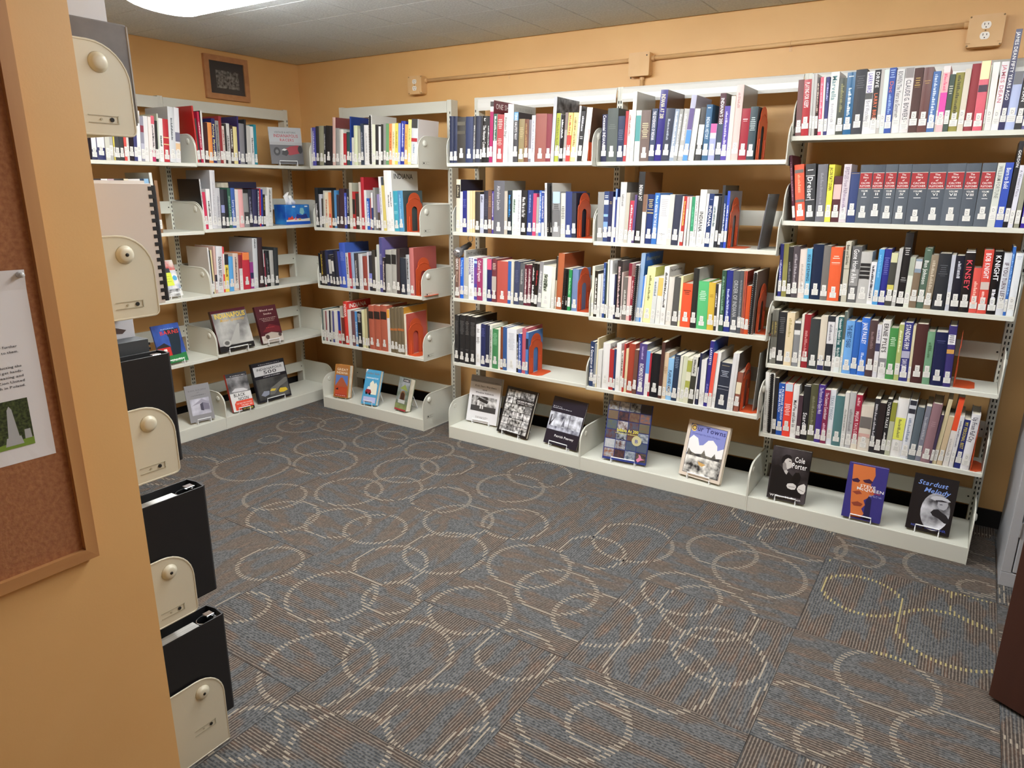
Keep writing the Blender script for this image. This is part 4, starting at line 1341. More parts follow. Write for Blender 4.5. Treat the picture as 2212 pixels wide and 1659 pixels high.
display((.037, .128, 0), .228, .29, 1, 14, .022, 'd8d8dc', [('r', 0, .86, 1, 1, '8e8e92'), ('t', 'Living History of Southeastern Indiana', .06, .885, .94, .022, '3a3a40'), ('t', 'Kick Start Warshers', .16, .765, .86, .042, '2a2a30'), ('t', 'and', .42, .695, .56, .034, '2a2a30'), ('t', 'Window Iceboxes', .2, .625, .8, .04, '2a2a30'), ('r', .1, .24, .92, .57, PHOTO), ('r', .1, .24, .92, .36, '3c3c3e'), ('p', [(.28, .48), (.34, .54), (.66, .48), (.62, .42)], '2a2a2c'), ('r', .3, .36, .36, .48, 'd0d0d0'), ('r', .4, .3, .44, .39, 'dcdcdc'), ('r', .47, .3, .51, .38, 'd0d0d0'), ('x', .3, .12, .7, .012, '8a8a8c'), ('x', .3, .095, .66, .012, '8a8a8c')],
        'white propped book with grey top band and farmhouse photograph, third bookcase from right', 'white wire stand holding the white farmhouse book')
display((.313, .066, 0), .23, .282, -6.8, 22, .018, K, grid + [('r', .4, .66, 1, .78, K), ('t', 'CHILDREN OF AMERICA', .43, .71, .98, .04, 'e0e0e0'), ('x', .45, .68, .95, .014, 'c0c0c0')],
        'black propped book covered in a grid of grey photographs, between two others', 'white wire stand holding the black photo-grid book')
display((.644, .062, 0), .232, .276, -6.8, 22, .01, '1a1a2a', [('r', 0, .3, .97, .68, noisy('pale_street_photo', '2a2c40', 'dfe4f0', 20, .35, 6)), ('p', [(.02, .3), (.05, .6), (.08, .62), (.07, .45), (.2, .6), (.09, .42), (.06, .3)], '22232c'), ('r', .6, .32, .615, .66, '30303a'), ('p', [(.4, .4), (.46, .58), (.5, .4)], '6a6c78'), ('r', 0, .3, .97, .38, noisy('street_ground', '3c3e50', 'b8bccc', 30, .4)), ('x', .04, .79, .3, .016, 'b8bac4'), ('x', .04, .755, .6, .016, 'b8bac4'), ('t', 'Patrick Pearsey', .28, .17, .86, .05, 'eceef2')],
        'navy propped book with a pale street photograph and white author lettering', 'white wire stand holding the navy street-photograph book')
cg = []
Rc = random.Random(8); cols = ['4a5a70', '6a5a4a', '2a2a34', 'a0a8b0', '5a6050', '8a5838', '5a3a38', '485468', 'b8b8bc', '202634']
for j in range(6):
    for i in range(4):
        ca = cols[Rc.randrange(10)]; cb = cols[Rc.randrange(10)]
        cg.append(('r', .02 + i * .245, .04 + j * .162, .02 + i * .245 + .232, .04 + j * .162 + .148, noisy('print_%s_%s' % (ca, cb), ca, cb, 60, .3, 5)))
display((1.038, .028, 0), .243, .32, 6, 14, .012, '2c3a7c', cg + [('t', 'Indiana At 200', .26, .5, .76, .052, 'e8e050'), ('t', 'A Celebration of the Bicentennial', .24, .46, .76, .022, 'd8d070'), ('o', .74, .38, .11, .11, 'b8b48a'), ('t', 'B', .7, .345, .78, .06, '3a4a9a'), ('p', [(.78, .07), (.84, .12), (.82, .17), (.87, .15), (.9, .1), (.97, .09), (.88, .07), (.82, .03)], 'd080a0')],
        'blue propped book with a grid of colour photographs and yellow title', 'white wire stand holding the blue colour-photograph book')
display((1.461, .057, 0), .224, .288, -8, 16, .024, 'd2c6b8', [('r', .08, .06, .95, .94, '26262a'), ('r', .09, .067, .94, .933, '8088c8'), ('p', [(.09, .4), (.09, .66), (.18, .74), (.3, .7), (.36, .58), (.45, .6), (.55, .7), (.66, .72), (.78, .64), (.8, .56), (.94, .62), (.94, .4)], 'e8e8ea'), ('p', [(.09, .36), (.12, .5), (.2, .44), (.3, .42), (.45, .44), (.5, .52), (.55, .43), (.7, .42), (.76, .5), (.8, .42), (.94, .44), (.94, .3), (.09, .3)], noisy('woodcut_town', '26262a', '8a8478', 40, .5)), ('r', .09, .067, .94, .38, noisy('woodcut_leaves', '1c1c1e', 'eae8e2', 26, .5, 2)), ('p', [(.4, .3), (.6, .27), (.52, .22), (.44, .24)], 'c8a060'), ('o', .16, .87, .07, .08, 'e8c860'), ('t', 'Our Towns', .1, .83, .93, .09, '2a2c66'), ('t', 'Drawings by John Bodger', .14, .765, .82, .028, '5a62a8')],
        'cream-bordered propped book with white clouds over a black woodcut town', 'white wire stand holding the woodcut town book')
display((1.914, .018, 0), .17, .252, 1, 10, .026, '1c1a1c', [('r', 0, 0, 1, 1, noisy('dim_portrait', '141214', '4a4448', 9, .35, 5)), ('p', [(.03, .1), (.03, .62), (.2, .66), (.34, .6), (.5, .55), (.75, .4), (.9, .2), (.88, .1)], '161416'), ('p', [(.5, .8), (.53, .765), (.525, .745), (.575, .715), (.545, .7), (.556, .686), (.545, .67), (.535, .645), (.47, .615), (.42, .585), (.36, .56), (.33, .6), (.31, .66), (.3, .7), (.33, .74), (.36, .78), (.42, .815)], 'c4bfbc'), ('p', [(.3, .7), (.33, .74), (.39, .7), (.41, .64), (.44, .6), (.42, .585), (.36, .56), (.32, .6)], '8a8482'), ('p', [(.27, .69), (.25, .76), (.28, .83), (.36, .875), (.46, .875), (.52, .84), (.5, .805), (.42, .815), (.36, .79), (.34, .745), (.31, .7)], '161418'), ('p', [(.44, .765), (.5, .77), (.515, .757), (.46, .752)], '3a3434'), ('p', [(.36, .56), (.42, .59), (.47, .56), (.44, .5), (.4, .52)], 'b8b4b2'), ('p', [(.6, .36), (.6, .48), (.66, .57), (.76, .58), (.82, .5), (.8, .4), (.7, .34)], '0e0d0f'), ('p', [(.48, .29), (.52, .25), (.62, .235), (.71, .25), (.735, .3), (.72, .335), (.64, .36), (.56, .35), (.5, .335)], 'cfccca'), ('p', [(.54, .29), (.7, .3), (.7, .288), (.54, .278)], '8a8684'), ('p', [(.76, .27), (.8, .22), (.88, .19), (.95, .2), (.98, .26), (.97, .36), (.92, .39), (.84, .36), (.79, .33)], 'd4d2d0'), ('p', [(.8, .28), (.94, .25), (.94, .238), (.8, .268)], '8e8a88'), ('t', 'Cole', .6, .765, .87, .105, 'f0f0f0'), ('t', 'Porter', .55, .645, .94, .105, 'f0f0f0'), ('t', 'William McBrien', .08, .045, .9, .045, 'f0f0f0')],
        'dark grey propped book with a profile portrait photograph and white title', 'white wire stand holding the dark portrait book')
display((2.247, .005, 0), .157, .249, 0, 10, .026, '38347c', [('p', [(.1, .98), (.66, .98), (.7, .84), (.66, .75), (.62, .66), (.7, .58), (.74, .5), (.5, .36), (.56, .28), (.48, .2), (.56, .12), (.5, .04), (.24, .02), (.18, .3), (.14, .6)], 'c8703e'), ('p', [(.12, .7), (.26, .74), (.34, .7), (.3, .66), (.16, .66)], '3a2240'), ('p', [(.4, .72), (.56, .76), (.66, .72), (.62, .68), (.46, .68)], '3a2240'), ('p', [(.18, .48), (.36, .52), (.44, .47), (.3, .44)], '8a4034'), ('p', [(.2, .28), (.36, .32), (.5, .29), (.46, .24), (.28, .23)], '8a4030'), ('p', [(.56, .02), (.56, .36), (.62, .46), (.7, .4), (.72, .02)], '222048'), ('t', 'STEVE', .36, .595, .76, .05, 'f2f0ee'), ('t', 'McQUEEN', .28, .535, .98, .055, 'f2f0ee'), ('t', 'BIOGRAPHY', .62, .505, .9, .022, 'd04040'), ('x', .62, .47, .95, .012, '8a90c8'), ('x', .62, .45, .95, .012, '8a90c8')],
        'violet propped book with an orange face and white block title', 'white wire stand holding the violet and orange book')
display((2.5, .041, 0), .165, .243, -2.4, 18, .03, '131318', [('o', .6, .38, .33, .5, noisy('silver_portrait', '1a1a22', 'd8dae2', 12, .3, 5)), ('p', [(.44, .6), (.48, .645), (.56, .665), (.7, .668), (.82, .65), (.9, .61), (.8, .585), (.66, .575), (.54, .58)], 'b4b6be'), ('p', [(.56, .59), (.58, .55), (.66, .57), (.78, .58), (.84, .6), (.7, .61)], '2a2a32'), ('p', [(.62, .57), (.62, .5), (.68, .45), (.78, .44), (.84, .48), (.86, .54), (.84, .585), (.74, .58)], 'a0a2aa'), ('p', [(.66, .53), (.72, .54), (.74, .528), (.68, .52)], '3a3a42'), ('p', [(.5, .36), (.56, .42), (.66, .44), (.74, .4), (.86, .36), (.95, .28), (.94, .22), (.84, .22), (.7, .28), (.56, .31)], '1a1a20'), ('i', 'Stardust', .1, .82, .78, .085, '7a9ae0'), ('i', 'Melody', .26, .7, .86, .085, '7a9ae0'), ('t', 'HOAGY CARMICHAEL', .12, .06, .92, .036, '4a5cc0')],
        'black propped book with blue script title and a silvery round portrait', 'white wire stand holding the black blue-script book')
display((-1.032, .012, 0), .122, .228, 9.5, 12, .04, 'b07838', [('r', .06, .02, .94, .97, 'a86a34'), ('r', .08, .03, .92, .98, 'a8703c'), ('t', 'GREAT', .14, .82, .9, .075, 'ece0c8'), ('t', 'INDIANA', .12, .72, .9, .075, 'ece0c8'), ('r', .08, .3, .92, .68, '5878b8'), ('p', [(.08, .34), (.42, .6), (.55, .62), (.92, .36), (.92, .3), (.08, .3)], 'a8583c'), ('r', .08, .04, .92, .33, 'b84a2c'), ('p', [(.12, .24), (.3, .3), (.3, .22)], '2a2024'), ('r', .08, .03, .92, .1, 'a03028'), ('x', .14, .055, .86, .02, 'e0c0b0')],
        'tan and red guidebook propped on the corner bookcase base, picturing a red peak', 'white wire stand holding the tan and red guidebook')
display((-.757, .003, 0), .122, .237, 6, 20, .03, '4a9cc8', [('p', [(0, 1), (.14, 1), (0, .9)], 'e0e4e8'), ('t', "Insiders' Guide", .1, .87, .92, .06, '8a6a50'), ('t', 'INDIANAPOLIS', .08, .74, .9, .042, 'f0f4f8'), ('p', [(.4, .3), (.4, .62), (.56, .7), (.72, .6), (.78, .66), (.9, .58), (.92, .3)], 'e0e0d0'), ('p', [(.2, .4), (.3, .52), (.5, .5), (.5, .4)], 'd8e0e4'), ('p', [(.14, .36), (.22, .44), (.5, .43), (.58, .35), (.5, .3), (.2, .31)], '8a2430'), ('o', .25, .32, .07, .07, K), ('o', .48, .31, .07, .07, K), ('r', .1, .06, .94, .22, 'b0b4dc'), ('x', .14, .08, .8, .02, '6a70b0')],
        'light blue guidebook propped on the corner bookcase base, picturing a red car', 'white wire stand holding the light blue guidebook')
display((-.489, .041, 0), .108, .217, -6.7, 16, .045, '6a7460', [('r', 0, .3, 1, 1, noisy('garden_print', '5a6a54', '9aa0a8', 14, .4, 5)), ('r', .36, .88, .94, .97, '202024'), ('t', 'HOMES', .42, .9, .88, .05, 'd8d8d8'), ('p', [(.2, .66), (.9, .62), (.6, .8)], '8a9a50'), ('p', [(.3, .32), (.3, .52), (.42, .6), (.62, .6), (.74, .52), (.74, .32)], '7a5a3c'), ('p', [(.36, .33), (.36, .5), (.46, .56), (.6, .55), (.68, .5), (.68, .33)], '3c2418'), ('r', .2, .22, .8, .33, 'b8bcb8'), ('r', 0, 0, 1, .2, noisy('lawn_print', '6a7a4a', '8a9460', 30, .5)), ('r', 0, 0, 1, .05, 'a03038')],
        'thick small book propped on the corner bookcase base, picturing a brown arched door', 'white wire stand holding the arched door book')
display((-1.283, -.606, 0), .143, .25, 80.8, 18, .024, 'd8d8d8', [('r', 0, .48, 1, 1, noisy('smoke_photo', '1c1c20', 'a8a8ac', 9, .35, 6)), ('r', 0, .9, 1, 1, '2a2a30'), ('x', .2, .92, .9, .02, 'c0c0c0'), ('p', [(.1, .52), (.3, .6), (.7, .58), (.9, .52), (.8, .5)], 'c8c8cc'), ('t', 'BLACK', .16, .38, .72, .085, K), ('t', 'NOON', .34, .275, .84, .085, K), ('p', [(.12, .03), (.12, .2), (.22, .27), (1, .27), (1, .03)], 'dc4a34'), ('t', 'THE YEAR THEY STOPPED', .2, .18, .94, .035, 'f0e0d8'), ('t', 'THE INDY 500', .4, .12, .94, .04, 'f0e0d8'), ('r', .4, .0, 1, .08, K), ('t', 'ART GARNER', .46, .02, .94, .038, 'e0d050')],
        'red and white propped book with black title and a smoky race photograph', 'white wire stand holding the red and white race book', spine='d04434')
display((-1.312, -.386, 0), .255, .268, 86, 14, .024, '1c1c24', [('r', .03, .66, .97, .9, 'c4c4c6'), ('t', 'INDIANAPOLIS', .12, .79, .9, .06, '3a3a40'), ('t', '500', .3, .69, .72, .09, '3a3a40'), ('x', .2, .93, .85, .018, 'a8a8b0'), ('t', 'A CENTURY OF EXCITEMENT', .28, .61, .8, .025, 'd0d0d4'), ('r', .03, .05, .97, .58, noisy('track_photo', '2a2a2c', '5a5a58', 8, .35, 3)), ('p', [(.4, .3), (.9, .5), (.97, .5), (.97, .4), (.7, .3), (.5, .14), (.36, .14)], '6e6e6a'), ('p', [(.64, .2), (.7, .26), (.88, .24), (.92, .17), (.78, .14), (.66, .15)], 'd8b838'), ('p', [(.38, .24), (.44, .29), (.58, .27), (.52, .22)], 'd0b84a'), ('p', [(.1, .18), (.2, .27), (.36, .25), (.34, .16), (.2, .13)], '8a90a0')],
        'large black propped book with pale title panel and yellow race cars', 'white wire stand holding the black race car book')
display((-1.314, -.89, 0), .15, .23, 79, 12, .008, '8c8c90', [('t', 'RURAL BUILDINGS', .12, .83, .86, .04, '6a6a6e'), ('t', 'of', .45, .77, .55, .03, '6a6a6e'), ('x', .2, .7, .8, .022, '6a6a6e'), ('r', .12, .18, .9, .62, noisy('pale_farm_photo', '8a8a9c', 'd4d4e0', 10, .4, 5)), ('p', [(.5, .3), (.5, .46), (.62, .5), (.86, .44), (.86, .28)], '7a788a'), ('p', [(.5, .3), (.5, .46), (.62, .5), (.62, .27)], '4a4858'), ('p', [(.16, .44), (.5, .56), (.6, .6), (.86, .5), (.86, .44), (.62, .5)], '9a98a8')],
        'grey propped booklet with a pale barn photograph, left-wall bookcase base', 'white wire stand holding the grey barn booklet')
display((-1.276, -.66, 0), .253, .263, 90, 16, .02, '4a1420', [('r', .02, .14, 1, .93, noisy('speedway_photo', '6a6a6a', 'c0c0bc', 7, .35, 5)), ('r', 0, 0, 1, .14, '1a1a1c'), ('p', [(.3, .16), (.66, .62), (.72, .62), (.6, .16)], 'a8a8a4'), ('t', 'INDIANAPOLIS', .08, .8, .96, .12, 'e8c83a'), ('i', 'Motor Speedway', .2, .71, .9, .07, 'c8a040'), ('o', .24, .2, .12, .09, 'b0b0ac'), ('o', .24, .2, .07, .05, '5a5a58'), ('x', .4, .05, .9, .025, 'b0b0a0')],
        'large propped book with gold title over a grey speedway photograph', 'white wire stand holding the gold-titled speedway book', zb=.484, spine='3a2a1c')
display((-1.278, -.34, 0), .162, .247, 87, 16, .022, '4a1a22', [('t', 'Blood and', .2, .86, .84, .05, 'c8b0a8'), ('t', 'Smoke', .34, .76, .72, .05, 'c8b0a8'), ('x', .1, .66, .9, .018, 'a89088'), ('x', .2, .62, .8, .018, 'a89088'), ('x', .25, .58, .76, .018, 'a89088'), ('p', [(.1, .3), (.5, .5), (.95, .4), (.95, .26)], '6a2028'), ('r', 0, 0, 1, .2, 'c0b8b0'), ('p', [(.06, .08), (.2, .24), (.5, .28), (.88, .22), (.96, .12), (.5, .06)], 'b0a498'), ('o', .28, .16, .09, .09, '4a3c38'), ('o', .88, .18, .08, .08, '4a3c38'), ('x', .3, .4, .7, .018, 'b04848')],
        'maroon propped book with small pale lettering and an old race car', 'white wire stand holding the maroon race car book', zb=.484)
display((-1.294, -1.037, 0), .175, .233, 93, 16, .01, '24408c', [('r', 0, .12, 1, 1, noisy('dusk_print', '1c2c60', '3a60b8', 6, .4, 4)), ('r', 0, 0, 1, .22, '2c7a44'), ('p', [(.5, .2), (.52, .66), (.4, .86), (.95, .86), (.9, .5), (.8, .2)], '1c2c38'), ('p', [(0, .2), (0, .46), (.3, .54), (.5, .42), (.5, .2)], '2a2628'), ('r', .02, .2, .48, .42, 'c0302c'), ('r', .22, .32, .34, .38, 'f0e8e0'), ('t', 'INDIANA', .3, .86, .8, .035, '9ab0d8'), ('t', 'BARNS', .24, .74, .94, .1, 'd03c3c'), ('x', .3, .08, .9, .025, 'b8d8b8'), ('x', .4, .04, .8, .02, 'b8d8b8')],
        'blue propped book with red title and a red barn, behind the binders', 'white wire stand holding the blue and red barn book', zb=.478)
display((-1.315, -.955, 0), .125, .215, 96, 18, .012, 'd8d8d4', [('r', 0, .75, .55, 1, PHOTO), ('r', .55, .72, 1, .98, noisy('bright_print', 'd8d0c8', 'b83a3a', 16, .4)), ('r', 0, .2, 1, .7, noisy('leaflet_print', 'e8e4e0', '6a88b0', 14, .4, 4)), ('r', .05, .65, .7, .78, '3a3a40'), ('r', .2, .3, .72, .66, 'd4e050'), ('x', .28, .55, .64, .02, '9aa83a'), ('x', .28, .48, .6, .02, '9aa83a'), ('x', .28, .41, .62, .02, '9aa83a'), ('o', .84, .5, .12, .12, '58a8d0'), ('r', .1, .02, .9, .2, PHOTO)],
        'collage leaflet with a yellow-green sticky note propped on the third shelf', 'white wire stand holding the collage leaflet', kind='propped_leaflet', zb=.863)
display((-1.395, -.06, 0), .21, .236, 62, 10, .008, '8a8c90', [('r', 0, .6, 1, 1, 'b0b4b8'), ('r', 0, 0, 1, .6, '5c5c60'), ('t', 'VINTAGE & HISTORIC', .18, .84, .84, .05, '6a6a70'), ('t', 'INDIANAPOLIS', .14, .73, .9, .085, 'b04048'), ('t', 'RACERS', .32, .62, .76, .075, 'b04048'), ('r', 0, .52, 1, .6, 'a8a8ac'), ('p', [(.4, .3), (.44, .4), (.6, .48), (.86, .52), (.94, .44), (.9, .3), (.6, .24)], '9a2c38'), ('p', [(.34, .26), (.38, .38), (.52, .4), (.56, .3), (.48, .22)], '26262a'), ('o', .2, .34, .1, .13, '222226'), ('o', .92, .4, .07, .12, '222226'), ('o', .2, .34, .05, .06, '6a6a6c'), ('p', [(.34, .38), (.42, .42), (.52, .4), (.44, .36)], 'd8d8d8')],
        'grey magazine with a red race car propped on the top shelf in the corner', 'white wire stand holding the red race car magazine', zb=1.632)

# ------------------------------------------------------------------ loose things on the shelves
t = thing('tissue_box', 'blue underwater-print tissue box on the second shelf in the corner', 'tissue box', (-1.33, .07, 1.2525), math.pi / 2)
mb = MB(); mb.box((-.103, 0, 0), (.103, .115, .13)); mb.build('carton', noisy('sea_blue_carton', '1c50b0', '3a90d8', 9, .4, 4), t, bevel=.003)
mats = [mat('e8e4da', .5), mat('d84a34', .5), mat('e07a90', .5), mat('d89a50', .5), mat('8ac0c8', .5), mat('2c3c8c', .5), mat('1c58c0', .5), mat('e8f0f8', .5)]
mb = MB()
for k, (poly, m_) in enumerate([([(-.1, .02), (.1, .02), (.1, .04), (.04, .034), (-.02, .04), (-.1, .03)], 0), ([(-.09, .03), (-.08, .05), (-.066, .044), (-.05, .058), (-.036, .034)], 1), ([(-.034, .03), (-.02, .052), (-.006, .03)], 2), ([(.0, .03), (.012, .05), (.026, .03)], 3), ([(.014, .075), (.022, .108), (.048, .108), (.056, .08), (.04, .062)], 4), ([(-.02, .04), (-.01, .07), (.03, .06), (.07, .07), (.085, .04)], 5), ([(-.103, .0), (.103, .0), (.103, .018), (-.103, .018)], 6), ([(-.045, .112), (-.02, .112), (-.02, .122), (-.045, .122)], 7), ([(.06, .114), (.085, .114), (.085, .122), (.06, .122)], 7)]):
    mb.add([(x, -.0006 - .0001 * k, z) for x, z in poly], [tuple(range(len(poly)))], m_)
mb.build('carton_print', mats, t)
mb = MB(); prof = []
for i in range(9):
    a = i / 8
    for j, (zz, ww) in enumerate(((.12, .038), (.15, .034), (.178, .026), (.2, .012))):
        prof.append((-.012 + (a - .5) * 2 * ww + .012 * math.sin(j * 2 + .4) - j * .004, .055 + .016 * math.sin(a * 9 + j), zz + .012 * math.sin(a * 4 + 1) * (j / 3)))
mb.add(prof, [(i * 4 + j, i * 4 + j + 1, (i + 1) * 4 + j + 1, (i + 1) * 4 + j) for i in range(8) for j in range(3)])
o = mb.build('tissue', mat('f2f2f0', .8), t, smooth=True); sol = o.modifiers.new('thickness', 'SOLIDIFY'); sol.thickness = .0012

t = thing('metal_device', 'silver metal device with a round perforated head lying on the books', 'device', (.016, .08, 1.131), 0)
ax = Vector((.12, .97, .40)).normalized(); c0 = Vector((0, 0, 0))
SILV = mat('b4b4b8', .3, .75); SILVD = mat('77777b', .35, .8)
mb = MB(); mb.lathe([(.006, -.012), (.016, -.009), (.025, 0), (.028, .01), (.028, .028), (.021, .038)], c0, ax, 24); mb.build('head', SILV, t, smooth=True)
xx = ax.cross(Vector((0, 0, 1))).normalized(); yy = xx.cross(ax)
for a in range(6):
    mb = MB(); p = c0 + (xx * math.cos(a * 1.05 + .3) + yy * math.sin(a * 1.05 + .3)) * .0195 - ax * .006
    mb.lathe([(.0032, -.0015), (.0032, .002)], p, ax, 8); mb.build('hole', mat('0c0c0e', .8), t)
mb = MB(); mb.lathe([(.017, .03), (.019, .05), (.018, .09), (.014, .105), (.017, .12), (.010, .132)], c0, ax, 18); mb.build('handle', SILVD, t, smooth=True)
mb = MB(); q = c0 + ax * .125 + Vector((.004, 0, .032))
mb.tube([q + Vector((.018 * math.cos(k * math.pi / 8), 0, .018 * math.sin(k * math.pi / 8))) for k in range(16)], .0018, 6, 0, True); mb.build('ring', SILV, t)
mb = MB(); mb.tube([c0 + ax * .122 + Vector((.002, 0, .008)), q + Vector((0, 0, -.018))], .002, 6); mb.build('link', SILV, t)

# a flat book lying across the row on the second shelf, left wall
def flat_book(name, label, loc, rz, w, d, h, col):
    mb = MB(); mb.prism([(0, 0), (d, 0), (d, .003), (.004, .003), (.004, h - .003), (d, h - .003), (d, h), (0, h)], lambda p, q: (q, p[0], p[1]), 0, w)
    o = mb.build(name, mat(col, .4), None, loc=loc, rot=(0, 0, rz)); tag(o, label, 'book')
    pb = MB(); pb.box((.003, .0045, .0032), (w - .003, d - .004, h - .0032)); pb.build('page_block', PAGE, o)
    return o
flat_book('lying_book', 'navy book lying flat across the row on the second shelf, left wall', (-1.30, -.47, 1.252 + .237), math.pi / 2, .2, .15, .038, '1c1c34')
def leaning(name, label, loc, th, t_, h, d, col, group=None):
    mb = MB(); mb.box((0, 0, 0), (t_, d, h)); o = mb.build(name, mat(col, .35), None, bevel=.001)
    o.location = (loc[0], loc[1], loc[2] + max(0, t_ * math.sin(th)) + .0004); o.rotation_euler = (0, th, 0); tag(o, label, 'folder')
    return o
o = leaning('ring_folder', 'charcoal folder leaning at the right end of the second shelf, second bookcase from right', (1.735, .09, 1.245), .10, .006, .245, .19, '55555a')
mb = MB()
for z in (.008, .236): 
    for y in (.006, .03): mb.lathe([(.0035, 0), (.0035, .002), (0, .002)], (.003, y - .0005 if y < .01 else y, z), (0, -1, 0), 8)
mb.build('rivet', WHITE, o)
leaning('paper_folder', 'tall grey folder standing behind the bookend, fourth shelf, second bookcase from right', (1.786, .1, .475), .03, .004, .29, .2, '8a8a86')

# ------------------------------------------------------------------ wall fittings
CREAM = noisy('painted_box', 'dfb987', 'd8b07c', 8, .5, 3)
def outlet(x0, x1, z0, z1, label, dep=.055):
    cx, cz = (x0 + x1) / 2, (z0 + z1) / 2; w, h = x1 - x0, z1 - z0
    t = thing('outlet_box', label, 'outlet', (cx, YB, cz))
    mb = MB(); mb.prism(rrect(w, h, .012), lambda p, d: (p[0], -d, p[1]), .0005, dep - .004); mb.build('box', CREAM, t)
    c = .016; a, b = w / 2, h / 2
    pl = [(-a, b - c), (-a + c, b - c), (-a + c, b), (a - c, b), (a - c, b - c), (a, b - c), (a, -b + c), (a - c, -b + c), (a - c, -b), (-a + c, -b), (-a + c, -b + c), (-a, -b + c)]
    mb = MB(); mb.prism(pl, lambda p, d: (p[0], -d, p[1]), dep - .0038, dep); mb.build('cover_plate', CREAM, t, bevel=.0008)
    for s in (1, -1):
        mb = MB(); mb.prism([(.017 * math.cos(q), max(-.0135, min(.0135, .017 * math.sin(q))) + s * .0195) for q in [k * math.pi / 12 for k in range(24)]], lambda p, d: (p[0], -d, p[1]), dep - .001, dep + .002)
        r = mb.build('receptacle', mat('ece8e0', .35), t)
        mb = MB()
        for x, z, ww, hh in ((-.0065, .004, .0012, .0042), (.0065, .004, .0012, .0034)): mb.box((x - ww, -dep - .0024, s * .0195 + z - hh), (x + ww, -dep - .0019, s * .0195 + z + hh))
        mb.lathe([(.0024, 0), (.0024, .0004)], (0, -dep - .002, s * .0195 - .0075), (0, -1, 0), 8)
        mb.build('slot', mat('2a2622', .7), r)
    mb = MB()
    for x, z in ((a - .006, b - .006), (-a + .006, b - .006), (a - .006, -b + .006), (-a + .006, -b + .006), (0, 0)): mb.lathe([(.0035, 0), (.003, .0012), (0, .0014)], (x, -dep + (.004 if x else -.0002), z), (0, -1, 0), 8)
    mb.build('screw', mat('7a6038', .5), t, kind='stuff')
    return t
outlet(-.617, -.505, 2.072, 2.180, 'cream outlet box with two sockets at the left end of the conduit')
outlet(2.405, 2.53, 2.078, 2.198, 'cream outlet box with two sockets at the right end of the conduit')
t = thing('junction_box', 'blank cream junction box in the middle of the wall conduit', 'junction box', (.958, YB, 2.13))
mb = MB(); mb.prism(rrect(.112, .112, .006), lambda p, d: (p[0], -d, p[1]), .0005, .046); mb.build('box', CREAM, t)
mb = MB(); mb.prism(rrect(.114, .114, .004), lambda p, d: (p[0], -d, p[1]), .0462, .049); mb.build('cover_plate', CREAM, t)
mb = MB(); mb.lathe([(.004, 0), (.003, .001)], (.042, -.049, .04), (0, -1, 0), 8); mb.lathe([(.004, 0), (.003, .006)], (-.05, -.03, -.058), (0, 0, -1), 8); mb.build('screw', mat('3a3028', .6), t)
def conduit(pts, label, straps):
    t = thing('conduit', label, 'conduit', pts[0])
    p0 = Vector(pts[0]); mb = MB(); mb.tube([Vector(p) - p0 for p in pts], .0105, 12); mb.build('pipe', CREAM, t, smooth=True)
    mb = MB()
    for p in (pts[0], pts[-1]):
        a = Vector(pts[1]) - Vector(pts[0]); a.normalize(); s = 1 if p == pts[0] else -1
        q = Vector(p) - p0; mb.tube([q + a * s * .0005, q + a * s * .016], .0135, 12)
    mb.build('coupling', CREAM, t)
    for x in straps:
        f = (x - pts[0][0]) / (pts[-1][0] - pts[0][0]); z = (pts[-1][2] - pts[0][2]) * f
        mb = MB(); y = pts[0][1] - p0.y
        mb.tube([(x - p0.x, y + .012 - .0235 * math.sin(k * math.pi / 6) if 0 < k < 6 else y + .012, z + .0125 * math.cos(k * math.pi / 6)) for k in range(7)], .0022, 6)
        mb.box((x - p0.x - .006, y + .0105, z - .032), (x - p0.x + .006, y + .0125, z - .011)); mb.build('strap', CREAM, t)
conduit([(-.5045, YB - .013, 2.152), (.9015, YB - .013, 2.158)], 'cream painted conduit between left outlet box and junction box', (.12,))
conduit([(1.0145, YB - .013, 2.158), (2.4045, YB - .013, 2.172)], 'cream painted conduit between junction box and right outlet box', (1.70,))
conduit([(.965, YB - .013, 2.0725), (.965, YB - .013, 1.30)], 'short vertical cream conduit running down behind the bookcases', ())

t = thing('framed_picture', 'small wood-framed dark picture hanging high on the left wall', 'picture', (XL, -.129, 2.174), math.pi / 2)
w, h = .325, .262; f = .034
mb = MB()
for poly in ([(-w / 2, -h / 2), (w / 2, -h / 2), (w / 2 - f, -h / 2 + f), (-w / 2 + f, -h / 2 + f)], [(w / 2, -h / 2), (w / 2, h / 2), (w / 2 - f, h / 2 - f), (w / 2 - f, -h / 2 + f)], [(w / 2, h / 2), (-w / 2, h / 2), (-w / 2 + f, h / 2 - f), (w / 2 - f, h / 2 - f)], [(-w / 2, h / 2), (-w / 2, -h / 2), (-w / 2 + f, -h / 2 + f), (-w / 2 + f, h / 2 - f)]):
    m1 = MB(); m1.prism(poly, lambda p, d: (p[0], -d, p[1]), .0005, .022); m1.build('frame_rail', noisy('picture_frame_wood', 'bd8a60', 'ae7a52', 20, .4), t, bevel=.002)
mb = MB(); mb.box((-w / 2 + f - .002, -.012, -h / 2 + f - .002), (w / 2 - f + .002, -.001, h / 2 - f + .002)); mb.build('mount_board', mat('46464a', .5), t)
mb = MB(); mb.quad((-.08, -.0126, -.062), (.09, -.0126, -.062), (.09, -.0126, .045), (-.08, -.0126, .045)); mb.build('print', noisy('etching', '3a3a3c', 'a8a8a8', 60, .4, 5), t)
gm = D.materials.new('picture_glass'); gm.use_nodes = True
gb = gm.node_tree.nodes['Principled BSDF']; gb.inputs['Transmission Weight'].default_value = 1; gb.inputs['Roughness'].default_value = .02; gb.inputs['IOR'].default_value = 1.45
gb.inputs['Alpha'].default_value = .18
